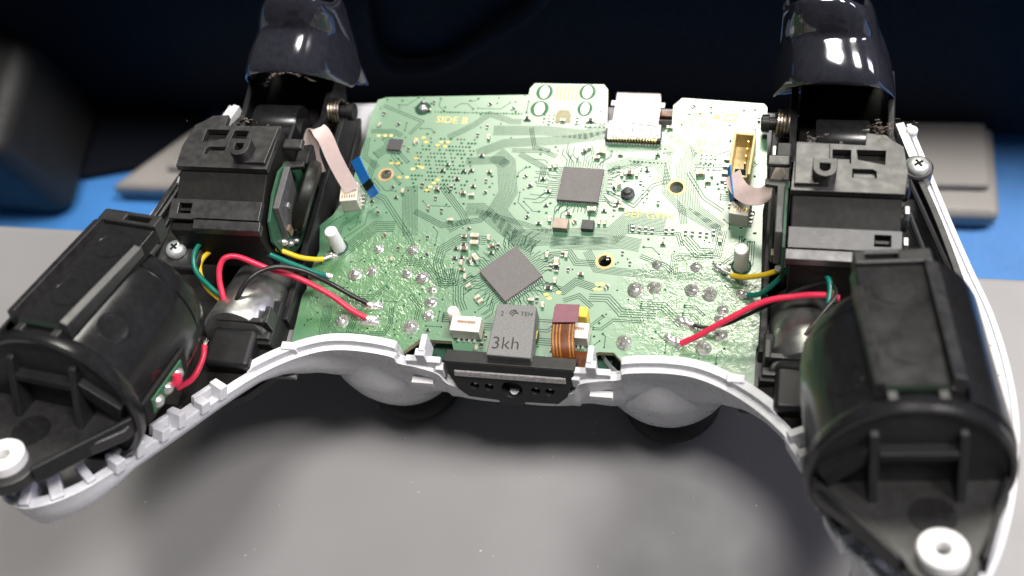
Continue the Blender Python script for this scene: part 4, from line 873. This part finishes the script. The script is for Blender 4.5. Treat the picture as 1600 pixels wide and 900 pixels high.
# ------------------------------------------------------------------ trigger units (mirror images)
def trigger_unit(s):
    side = 'left' if s < 0 else 'right'
    t = thing('trigger_unit', 'black plastic trigger unit with glossy hooked trigger at the %s of the board' % side, 'trigger unit', (57 * s, 0, -5), group='trigger units')
    x0, x1 = 47.8, 66.4
    def ext(poly, a, b, name, m, bevel=0.25, par=t):       # (y,z) section extruded along x
        mb = MB(s); mb.prism(poly, a, b, frame((0, 0, 0), (0, 1, 0), (0, 0, 1), (1, 0, 0))); return mb.build(name, m, par, bevel=bevel)
    # dark barrel body
    ext([(-12.4, 15.6), (-12.8, 4), (-6, -4), (10, -4), (10.6, 12), (9.6, 17.6), (-0.6, 19.2), (-6.9, 17.0), (-7.2, 16.4)], x0 + 0.3, x1 - 0.3, 'barrel', M['band'], 0.4)
    # top plate with openings
    tl = math.hypot(11.4, 1.4); ang = math.atan2(-1.4, 11.4)
    pf = frame((0, -1.0, 20.5), (1, 0, 0), (0, math.cos(ang), math.sin(ang)), (0, -math.sin(ang), math.cos(ang)))
    fr = frame(Vector((0, -1.0, 20.5)), pf[1], pf[2], pf[3])
    outl = [(x0, 0), (x1, 0), (67.0, 5), (66.4, 11), (64.6, 12.4), (63.6, 13.6), (60.2, 14.0), (60.0, 11.0), (48.4, 11.4), (48.0, 5)]
    holes = [[(54.6, 11.0 - 1.2), (57.6, 11.0 - 1.2), (57.6, 6.6), (54.6, 6.6)], [(57.9, 5.4), (61.2, 5.4), (61.8, 5.0), (61.8, 3.4), (57.9, 3.4)], [(58.6, 9.9), (63.4, 9.9), (63.2, 6.6), (61.5, 7.0), (58.8, 7.6)]]
    fr2 = frame((0, fr[0].y, fr[0].z), fr[1], fr[2], fr[3])
    if s < 0:
        outl = [(-a, b) for a, b in outl]; holes = [[(-a, b) for a, b in h] for h in holes]
    o = plate(outl, holes, -1.3, 0.0, 'top_plate', M['black_worn'], t, fr=fr2, bevel=0.12)
    MB(s).box((51.2, 5.8, 0.35), (5.8, 9.6, 0.7), fr).build('raised_pad', M['black_worn'], o, bevel=0.2)
    MB(s).box((56.1, 7.3, -0.9), (2.8, 1.6, 0.8), fr).build('inner_step', M['black_worn'], o, bevel=0.1)
    MB(s).box((59.9, 4.3, -1.0), (3.6, 1.8, 0.5), fr).build('inner_step', M['black_worn'], o, bevel=0.1)
    # D-shaped lug
    D = [(-2.0, 1.6), (2.0, 1.6)] + [(2.0 * math.cos(RAD(a)), -0.3 - 1.9 * math.sin(RAD(a))) for a in range(0, 181, 20)]
    Di = [(-0.85, 0.55), (0.85, 0.55)] + [(0.85 * math.cos(RAD(a)), -0.35 - 0.75 * math.sin(RAD(a))) for a in range(0, 181, 20)]
    lf = frame((53.2 * s, 2.2, 0), (1, 0, 0), (0, 1, 0), (0, 0, 1))
    plate(D, [Di], 18.6, 23.4, 'lug', M['black_worn'], t, fr=lf, bevel=0.3)
    # front lip with square hole, lower strip
    lp = [(-7.0, 18.4), (-10.6, 17.6), (-10.6, 16.4), (-7.0, 17.2)]
    lfr = frame((0, -8.8, 17.95), (1, 0, 0), Vector((0, 1, 0.222)).normalized(), Vector((0, -0.222, 1)).normalized())
    outl = [(x0, -1.9), (60.2, -1.9), (61.5, -2.2), (x1 - 0.2, -2.2), (x1 - 0.2, 1.9), (x0, 1.9)]; hole = [(61.8, -1.0), (64.4, -1.0), (64.4, 1.0), (61.8, 1.0)]
    if s < 0: outl = [(-a, b) for a, b in outl]; hole = [(-a, b) for a, b in hole]
    o = plate(outl, [hole], -1.2, 0.0, 'front_lip', M['black_worn'], t, fr=lfr, bevel=0.12)
    MB(s).box((63.1, 0, -0.9), (2.3, 0.5, 0.3), lfr).build('slot_bar', M['black'], o)
    ext([(-10.7, 17.3), (-12.5, 16.7), (-12.5, 15.0), (-10.7, 15.4)], x0 - 0.3, 61.0, 'lower_strip', M['black_worn'], 0.15)
    # inner side: thin green board, grey cage, olive gear wheel
    gp = [(-11.2, 11), (-10.6, 6), (-7, 1), (-2, -2), (8, -2), (9, 8), (5, 15), (1.0, 17.0), (-4, 16.6), (-9, 14.8)]
    mb = MB(s); mb.prism(gp, 46.9, 47.5, frame((0, 0, 0), (0, 1, 0), (0, 0, 1), (1, 0, 0))); sb = mb.build('side_board', M['gap'] if False else mat('side_board_mask', (0.03, 0.09, 0.05), 0.45, spec=0.3), t, bevel=0.1)
    for (y, z) in ((-8.6, 7.2), (-7.2, 4.6), (-5.4, 2.8)): MB(s).lathe([(0.75, 0), (0.7, 0.5), (0.3, 0.9), (0.02, 0.95)], frame((46.9, y, z), (0, 1, 0), (0, 0, 1), (-1, 0, 0)), 12).build('solder_dot', M['tin'], sb, smooth=50)
    ext([(-6.4, 15.6), (-8.2, 8), (0, 7), (3, 16.2)], 45.6, 46.9, 'side_cage', mat('grey_cage_plastic', (0.10, 0.10, 0.10), 0.4), 0.2)
    MB(s).box((46.0, -3.6, 12.4), (1.4, 0.9, 0.9)).build('metal_tab', M['steel'], t)
    MB(s).box((45.9, -7.0, 9.0), (1.6, 1.4, 2.2)).build('brown_block', M['ceramic_brown'], t, bevel=0.1)
    mb = MB(s); gf = frame((45.9, 1.6, 8.6), (0, 1, 0), Vector((-0.42, 0, 0.91)), Vector((-0.91, 0, -0.42)))
    if s > 0: gf = frame((47.6, 0.6, 7.4), (0, 1, 0), (0, 0, 1), (-1, 0, 0))
    mb.lathe([(6.2, 0), (7.2, 0.4), (7.5, 1.4), (7.2, 2.4), (6.2, 2.9), (4.6, 2.5), (3.2, 2.0), (3.0, 1.2), (2.0, 1.2), (1.8, 2.2), (0.8, 2.4), (0.7, 1.4), (0.02, 1.4)], gf, 40); mb.build('gear_wheel', M['gear'], t, smooth=40)
    # little guide arms next to the ribbon
    MB(s).box((45.6, 7.2, 17.4), (4.2, 2.4, 1.2)).build('guide_arm', M['black_worn'], t, bevel=0.5)
    MB(s).prism([(43.4, 3.6), (47.8, 3.0), (47.8, 4.6), (43.4, 5.0)], 14.4, 15.4).build('guide_arm', M['black_worn'], t, bevel=0.2)
    # outer side: pivot discs
    for (y, z) in ((-1, 13), (4, 15)): MB(s).lathe([(2.2, 0), (2.2, 1.2), (1.6, 1.6), (0.02, 1.6)], frame((66.2, y, z), (0, 1, 0), (0, 0, 1), (1, 0, 0)), 20).build('pivot_disc', M['black'], t, smooth=40)
    for (y, z) in ((-6.5, 13.5), (-1.5, 15.5)): MB(s).box((67.2, y, z), (0.8, 1.6, 2.4)).build('metal_clip', M['steel'], t, bevel=0.15)
    # neck under the trigger
    ext([(10.5, 13.0), (12, 2), (30, -6), (40, -4), (40, 0), (30, -1), (20, 0), (13, 4)], 49.0, 65.0, 'neck', M['band'], 0.6)
    for x in (47.2, 65.2): ext([(12, 11), (14, 1), (34, -4), (40, 4), (33, 5.5), (24, 4.5)], x, x + 1.4, 'neck_cheek', M['black'], 0.3)
    mb = MB(s); mb.lathe([(4.4, 0), (4.6, 0.4), (4.6, 9.6), (4.0, 10)], frame((52.0, 22, 3.5), (0, 1, 0), (0, 0, 1), (1, 0, 0)), 24); mb.build('hub', M['satin'], t, smooth=40)
    for x in (51, 56.5, 62): MB(s).box((x, 15.5, 7.5), (1.0, 5.0, 5.0)).build('neck_rib', M['black'], t, bevel=0.3)
    mb = MB(s); mb.lathe([(3.2, 0), (3.2, 6), (2.4, 6.4)], frame((50.5, 20, 4), (0, 1, 0), (0, 0, 1), (1, 0, 0)), 20); mb.build('hub', M['black'], t, smooth=40)
    # coil spring and its pin on the inner side
    pts = []
    for k in range(41):
        a = k / 40 * 2 * math.pi * 4; pts.append((47.2 - k / 40 * 2.6, 27.0 + 2.6 * math.cos(a), 2.8 + 2.6 * math.sin(a)))
    MB(s).tube(pts, 0.33, 8, 2).build('coil_spring', M['brass'], t)
    MB(s).lathe([(1.3, 0), (1.3, 3.6), (1.8, 3.7), (1.8, 5.0), (1.2, 5.3)], frame((47.0, 27.0, 2.8), (0, 1, 0), (0, 0, 1), (-1, 0, 0)), 16).build('spring_pin', M['black'], t, smooth=40)
    MB(s).box((45.4, 16.5, 6.0), (2.4, 4.0, 2.4)).build('steel_clip', M['steel'], t, bevel=0.3)
    # the glossy trigger itself
    U = [-1.0, -0.96, -0.9, -0.8, -0.62, -0.35, 0.0, 0.35, 0.62, 0.8, 0.9, 0.96, 1.0]
    PR = [(27.8, 14.0, 55.2, 11.2, 13.6, .47, -.88, 6), (26.6, 15.0, 55.2, 11.7, 13.8, .47, -.88, 7), (26.5, 15.8, 55.2, 11.7, 13.8, .47, -.88, 8), (27.3, 16.8, 55.1, 11.5, 13.2, .47, -.88, 8), (29.4, 18.0, 54.8, 11.0, 11.6, .47, -.88, 8), (31.6, 18.85, 54.4, 10.2, 9.4, .48, -.87, 8), (33.6, 19.6, 53.9, 9.3, 7.4, .5, -.86, 8),
          (34.2, 19.9, 53.7, 9.0, 6.8, .55, -.83, 8), (34.45, 20.4, 53.6, 8.9, 6.6, .6, -.8, 8), (34.8, 21.6, 53.4, 8.7, 6.5, .65, -.76, 7), (35.5, 23.4, 53.0, 8.3, 6.5, .7, -.7, 6), (36.4, 25.0, 52.6, 7.6, 6.8, .7, -.7, 5), (37.2, 25.9, 52.3, 7.0, 7.2, .6, -.8, 4), (38.0, 26.0, 52.2, 6.8, 7.4, .4, -.9, 3), (38.9, 25.2, 52.3, 6.9, 8, .2, -.97, 2), (39.8, 22, 52.8, 7.6, 9, .1, -.99, 2), (40.6, 14, 53.4, 8.4, 8, 0, -1, 1), (41.0, 4, 54, 8.8, 3, 0, -1, 0.3), (41.0, -4, 54, 8.8, 1, 0, -1, 0.3)]
    rowsR = []
    for (cy, cz, xc, hw, drop, dy, dz, back) in PR:
        row = [(xc - hw * 0.985, cy + drop * dy + back, cz + drop * dz - 2)]
        for uu in U:
            b0 = min(drop * 0.5, hw * hw / 64.0); d = b0 * uu * uu + (drop - b0) * abs(uu) ** 5
            row.append((xc + hw * uu, cy + d * dy, cz + d * dz))
        row.append((xc + hw * 0.985, cy + drop * dy + back, cz + drop * dz - 2))
        rowsR.append(row)
    mb = MB(s); mb.grid(rowsR); mb.build('trigger', M['gloss'], t, smooth=180, subsurf=2, solid=1.1)
    # lint gathered along the trigger gap
    lr = random.Random(5 + s); mb = MB(s)
    for k in range(90 if s > 0 else 24):
        x = (lr.gauss(63.5, 2.2) if k < 80 else lr.uniform(50, 62)) if s > 0 else lr.gauss(57, 3.5); y = 11.6 + lr.uniform(-1.2, 2.2); z = 18.4 - (y - 11) * 0.5 + lr.uniform(-0.3, 0.5)
        if s > 0 and x > 60: z += lr.uniform(0, 2.2); y += lr.uniform(0, 3)
        a = Vector((x, y, z)); d = Vector((lr.uniform(-1, 1), lr.uniform(-.6, .6), lr.uniform(-.3, .5)))
        mb.tube([a, a + d * 0.5 + Vector((0, 0, lr.uniform(0, .3))), a + d * lr.uniform(.8, 1.6)], 0.022, 3, 2)
    for k in range(60):
        u = lr.uniform(0, 1); a = Vector((47 + 14 * u, 28.6 - 2.2 * math.sin(math.pi * u), 9.8 + 6.2 * math.sin(math.pi * min(1, u * 1.1)))) + Vector((0, -0.3, lr.uniform(-.2, .5)))
        d = Vector((lr.uniform(-1, 1), lr.uniform(-.3, .3), lr.uniform(-.3, .4)))
        if s < 0: mb.tube([a, a + d * 0.4, a + d * 0.8], 0.028, 3, 2)
    mb.build('lint', M['lint'], t, kind='stuff', smooth=0)
    return t
for s in (-1, 1): trigger_unit(s)

# ------------------------------------------------------------------ rumble motor units in the grips (mirror images)
def motor_unit(s):
    side = 'left' if s < 0 else 'right'
    t = thing('rumble_unit', 'black cylindrical rumble motor holder with white bush in the %s grip' % side, 'rumble motor', (64.5 * s, -45, 8), group='rumble motor units')
    A = Vector((62.6, -25.2, 19.5)); a = Vector((0.10, -0.945, 0.31)).normalized()
    u = (Vector((0, 0, 1)) - a * a.z).normalized(); w = u.cross(a) * -1           # w points outwards (+x)
    if w.x < 0: w = -w
    F = frame(A, w, u, a)                        # (side, up, along)
    r = 14.0
    def cyl(prof, name, m, a0=0, a1=360, n=64, smooth=35, par=t, cap=True):
        mb = MB(s); mb.lathe(prof, F, n, a0, a1, cap); return mb.build(name, m, par, smooth=smooth)
    # barrel with a cut-out on the inner lower flank (lathe angles run from +side towards up)
    cyl([(7.0, 3.6), (9.8, 3.9), (11.6, 4.8), (12.5, 6.6), (12.7, 8.6), (12.4, 8.8), (12.5, 9.1), (13.1, 9.5), (13.4, 11.5), (13.5, 14.0), (13.5, 29.0), (10, 29.4)], 'barrel', M['satin'], cap=True)
    cyl([(13.4, 28.0), (13.9, 28.6), (14.3, 29.6), (14.3, 30.8), (13.9, 31.3), (13.3, 31.2), (13.0, 30.0), (4, 29.8)], 'end_flange', M['satin'], cap=False)
    cyl([(12.0, -0.8), (14.0, -0.6), (14.55, 0.2), (14.7, 1.0), (14.7, 28.2), (14.4, 28.6), (13.2, 28.7)], 'outer_cover', M['satin'], -70, 61, 40)
    # raised saddle on top: two rails, flat floor, bridge with slot
    sd = MB(s); sd.prism([(-5.6, 11.6), (-4.8, 13.62), (5.4, 13.62), (6.6, 12.0)], 2.0, 27.6, frame(A, w, u, a)); sd = sd.build('saddle', M['satin'], t, bevel=0.3)
    for (c, along) in ((0.2, 7.2), (0.6, 19.4)): MB(s).lathe([(3.3, 13.5), (3.3, 13.72), (3.05, 13.72), (3.0, 13.65), (0.02, 13.65)], frame(fp(F, c, 0, along), w, -a, u), 32).build('ejector_mark', M['satin'], sd, smooth=40)
    MB(s).hexa([fp(F, *q) for q in ((-5.9, 12.8, 7.5), (-4.3, 12.8, 7.5), (-3.6, 12.8, 28.2), (-5.2, 12.8, 28.2), (-5.9, 14.4, 7.5), (-4.5, 14.9, 7.5), (-3.8, 16.0, 28.2), (-5.2, 15.5, 28.2))]).build('rail', M['black_worn'], t, bevel=0.2)
    MB(s).hexa([fp(F, *q) for q in ((5.0, 12.6, 2.0), (7.2, 11.6, 2.0), (6.6, 12.4, 27.4), (4.6, 12.8, 27.4), (5.0, 14.9, 2.0), (7.2, 13.9, 2.0), (6.6, 15.4, 27.4), (4.9, 16.0, 27.4))]).build('rail', M['black_worn'], t, bevel=0.2)
    br = MB(s); br.box((-4.0, 12.2, 0.4), (1.8, 4.2, 3.0), F); br.box((4.0, 12.2, 0.4), (5.0, 4.2, 3.0), F); br.box((-0.9, 11.4, 0.4), (4.6, 2.6, 3.0), F); br.box((0.4, 13.6, -0.6), (9.6, 1.4, 0.9), F); br.box((0.4, 13.6, 1.5), (9.6, 1.4, 0.9), F)
    br.build('bridge', M['black_matte'], t, bevel=0.35)
    MB(s).box((0.2, 13.3, 27.7), (8.6, 1.9, 0.9), F).build('rail_gap', M['viahole'], t)
    for x in (-3.0, 3.6): MB(s).box((x, 13.4, 28.6), (1.4, 1.5, 2.0), F).build('latch', M['black_worn'], t, bevel=0.2)
    nrm = (u * math.cos(RAD(38)) - w * math.sin(RAD(38))).normalized()
    MB(s).lathe([(2.7, 13.0), (2.7, 13.52), (2.45, 13.58), (2.35, 13.54), (0.02, 13.56)], frame(fp(F, 0, 0, 22.6), a, nrm.cross(a), nrm), 28).build('ejector_mark', M['satin'], t, smooth=40)
    # end wall, ribs and tongue plate carrying the bush
    MB(s).lathe([(13.3, 29.6), (13.3, 30.4), (0.02, 30.4)], F, 48, cap=False).build('end_wall', M['dark'], t, smooth=30)
    tong = [(-13.2, 30.2), (13.2, 30.2), (13.0, 33), (7.2, 43.5)] + [(2.4 + 5.0 * math.cos(RAD(q)), 43.2 + 5.0 * math.sin(RAD(q))) for q in range(10, 171, 16)] + [(-2.8, 43.5), (-12.6, 33)]
    FT = frame(A, w, a, u * -1)
    tp = MB(s); tp.prism(tong, 1.6, 4.0, FT); tp = tp.build('tongue_plate', M['black_matte'], t, bevel=0.4)
    rim = MB(s)
    for (p0, p1) in (((-13.2, 30.4), (-2.9, 44.2)), ((13.2, 30.4), (7.6, 44.2))):
        d = Vector((p1[0] - p0[0], p1[1] - p0[1], 0)); L = d.length; d.normalize()
        rim.box((L / 2, 0, 0), (L, 0.9, 3.4), frame(fp(F, p0[0], -2.2, p0[1]), w * d.x + a * d.y, w * -d.y + a * d.x, u))
    rim.build('tongue_rim', M['black'], t, bevel=0.25)
    MB(s).lathe([(3.1, -1.55), (3.1, -1.42), (2.9, -1.42), (2.85, -1.5), (0.02, -1.5)], frame(fp(F, 2.4, 0, 36.6), w, -a, u), 28).build('ejector_mark', M['satin'], t, smooth=40)
    for x in (-5.2, 6.4):
        MB(s).hexa([fp(F, *q) for q in ((x - 0.6, -2, 30), (x + 0.6, -2, 30), (x + 0.6, -2, 34.6), (x - 0.6, -2, 34.6), (x - 0.6, 9.0, 30), (x + 0.6, 9.0, 30), (x + 0.6, 8.6, 31.2), (x - 0.6, 8.6, 31.2))]).build('end_rib', M['dark'], t, bevel=0.2)
    MB(s).prism([(-12.4, 2.0), (-6.0, 6.4), (-6.0, 3.4), (-11, -1.4)], 30.2, 31.8, frame(A, w, u, a)).build('end_web', M['black'], t, bevel=0.2)
    MB(s).prism([(-4.6, 4.6), (5.8, 4.6), (5.8, 6.0), (-4.6, 6.0)], 30.2, 32.2, frame(A, w, u, a)).build('end_web', M['black'], t, bevel=0.2)
    mb = MB(s); mb.lathe([(1.05, -2.6), (1.05, 0.1), (1.3, 0.4), (3.05, 0.4), (3.3, 0.1), (3.3, -2.0)], frame(fp(F, 2.4, 0, 43.2), w, -a, u), 36, cap=False)
    mb.build('bush', M['white'], t, smooth=35)
    mb = MB(s); mb.lathe([(1.2, -2.2), (0.02, -2.2)], frame(fp(F, 2.4, 0, 43.2), w, -a, u), 20, cap=False); mb.build('bush_hole', M['ceramic_brown'], t)
    # silver motor can and cradle on the board side
    cf = frame((52.0, -19.5, 1.2), (1, 0, 0), (0, 0.34, 0.94), Vector((0.05, -0.94, 0.34)).normalized())
    mb = MB(s); mb.lathe([(1.5, -10.0), (1.6, -9.0), (5.6, -8.8), (6.2, -8.0), (6.3, 8.6), (5.8, 9.2), (2.0, 9.4)], cf, 40); mb.build('motor_can', M['can'], t, smooth=40)
    mb = MB(s); mb.box((50.6, -26.4, 7.6), (9.4, 1.1, 1.4)); mb.box((45.6, -25.0, 5.6), (1.2, 3.6, 5.0)); mb.build('cradle', M['black_worn'], t, bevel=0.3)
    MB(s).box((51.5, -31.5, 3), (9, 8, 8)).build('cradle_block', M['black'], t, bevel=1.0, seg=3)
    # terminal board in the flank opening, with solder and wire stubs
    if s < 0:
        ax_ = Vector((-a.x, a.y, a.z)); nn = Vector((0.97, 0.02, -0.20)); nn = (nn - ax_ * nn.dot(ax_)).normalized()
        tf = frame(Vector((-(A.x + a.x * 22), A.y + a.y * 22, A.z + a.z * 22)) + nn * 13.9 - nn.cross(ax_) * 0, ax_, nn.cross(ax_), nn)
        b_ = MB().box((0, 0, 0), (9.5, 3.4, 0.8), tf).build('terminal_board', mat('terminal_board_mask', (0.03, 0.14, 0.06), 0.35), t, bevel=0.1)
        for k in (-3.2, 0.2, 3.2): MB().lathe([(1.1, 0.3), (1.0, 0.8), (0.5, 1.2), (0.02, 1.3)], frame(fp(tf, k, 0.2, 0), tf[1], tf[2], tf[3]), 14).build('solder_dot', M['tin'], b_, smooth=50)
        MB().box((0, 0.3, -0.35), (13.5, 5.6, 1.0), tf).build('flank_recess', M['band'], t, bevel=0.4)
        MB().tube([fp(tf, -0.6, -0.4, 1.4), fp(tf, -0.9, -1.2, 1.8), fp(tf, -1.3, -2.2, 1.5)], 0.75, 10, 4).build('wire_stub', M['red'], t)
    return t
for s in (-1, 1): motor_unit(s)

# ------------------------------------------------------------------ wires
def wire(label, pts, m, r=0.62, strand=None):
    t = thing('wire', label, 'wire', pts[0], group='motor wires')
    P = spline(pts, 4); sd = len(label)
    P = [p + noise.noise_vector(Vector((i * 0.35, sd, 0.5))) * (0.10 if 0 < i < len(P) - 1 else 0) for i, p in enumerate(P)]
    MB().tube(P, r, 12, 3, taper=lambda q: 1 + 0.05 * noise.noise(Vector((q * 14, sd, 0)))).build('jacket', m, t, smooth=60)
    if strand is None and m is not None:
        d0 = (Vector(pts[0]) - Vector(pts[1])).normalized(); e = Vector(pts[0])
        for k in range(4):
            o_ = Vector((math.cos(k * 1.7), math.sin(k * 1.7), 0.3)) * r * 0.3
            MB().tube([e - d0 * 0.3 + o_, e + d0 * 0.7 + o_ * 1.6 - Vector((0, 0, 0.2)), e + d0 * 1.3 + o_ * 2.4 - Vector((0, 0, 0.5))], 0.09, 6, 3).build('bare_strand', M['tin'], t, smooth=60)
    if strand: MB().tube(strand, r * 0.6, 8, 3).build('bare_strand', M['tin'], t, smooth=60)
wire('yellow wire looping from the left board edge to the left motor', [(-40.68, -8.37, 1.20), (-42.00, -9.32, 2.60), (-44.46, -10.14, 4.60), (-48.29, -10.12, 7.00), (-53.65, -10.29, 8.60), (-58.74, -11.18, 8.60), (-61.91, -13.49, 8.00), (-62.08, -16.33, 7.40), (-59.49, -19.70, 6.60), (-55.63, -22.08, 5.80)], M['yellow'], 0.5, [(-39.37, -7.23, 0.70), (-40.81, -8.38, 1.20)])
wire('dark green wire looping widest over the left motor can', [(-39.47, -11.85, 1.00), (-41.26, -12.21, 2.60), (-44.86, -12.39, 5.60), (-48.48, -12.17, 8.60), (-52.63, -11.22, 10.60), (-57.07, -10.83, 11.40), (-61.07, -11.52, 11.20), (-62.58, -14.16, 10.40), (-61.88, -17.12, 9.20), (-57.90, -20.41, 8.00), (-53.28, -22.49, 6.80)], M['green'], 0.5)
wire('red wire arching from the left solder pads to the left motor', [(-28.96, -20.65, 1.20), (-31.88, -19.87, 2.40), (-36.53, -17.58, 4.20), (-42.97, -15.75, 6.60), (-47.34, -15.78, 9.00), (-52.00, -15.27, 11.60), (-54.56, -15.52, 12.20), (-55.90, -17.07, 11.60), (-55.85, -19.77, 10.00), (-54.92, -22.46, 8.00), (-54.65, -23.81, 6.00)], M['red'], 0.56)
wire('black wire arching beside the red wire on the left', [(-29.40, -17.61, 1.20), (-32.06, -16.93, 2.40), (-35.87, -15.81, 4.40), (-40.16, -15.32, 7.60), (-44.50, -15.67, 9.80), (-47.66, -17.21, 10.60), (-50.11, -19.77, 10.40), (-51.77, -22.54, 9.00), (-52.87, -24.52, 7.00)], M['blackwire'], 0.48)
wire('short red wire emerging low on the left motor flank', [(-53.55, -34.29, 12.00), (-53.20, -36.22, 12.00), (-53.57, -38.65, 11.40), (-54.59, -40.71, 11.00), (-56.94, -42.50, 10.60)], M['red'], 0.54)
wire('yellow wire from the right board edge to the right motor', [(38.34, -6.91, 1.20), (40.58, -7.89, 2.40), (43.97, -8.60, 4.60), (48.09, -8.44, 7.40), (51.49, -8.79, 9.60), (53.85, -10.43, 10.40), (55.42, -13.40, 10.40), (56.05, -16.40, 10.00)], M['yellow'], 0.5, [(36.52, -5.68, 0.80), (38.46, -6.90, 1.20)])
wire('dark green wire arching over the yellow one on the right', [(41.46, -11.03, 1.20), (43.93, -11.38, 3.00), (46.27, -10.75, 6.00), (48.73, -9.51, 9.00), (51.85, -9.49, 11.20), (54.01, -11.02, 11.60), (55.26, -14.00, 11.40), (55.09, -17.06, 10.60)], M['green'], 0.5)
wire('red wire running from the right solder pads to the right motor', [(30.45, -21.70, 1.20), (33.58, -20.75, 3.00), (38.77, -18.43, 5.80), (44.08, -16.22, 8.00), (49.38, -15.38, 9.40), (54.11, -15.39, 10.40), (56.94, -15.93, 10.60)], M['red'], 0.56)
wire('thin black wire under the red wire on the right', [(32.37, -17.62, 0.90), (35.60, -18.17, 1.40), (39.83, -17.51, 3.60), (45.18, -15.38, 6.00), (50.43, -13.08, 8.00), (54.05, -12.49, 10.00), (55.78, -14.09, 11.60), (56.13, -16.44, 11.80), (54.05, -19.69, 11.60), (51.54, -23.48, 10.60)], M['blackwire'], 0.36)
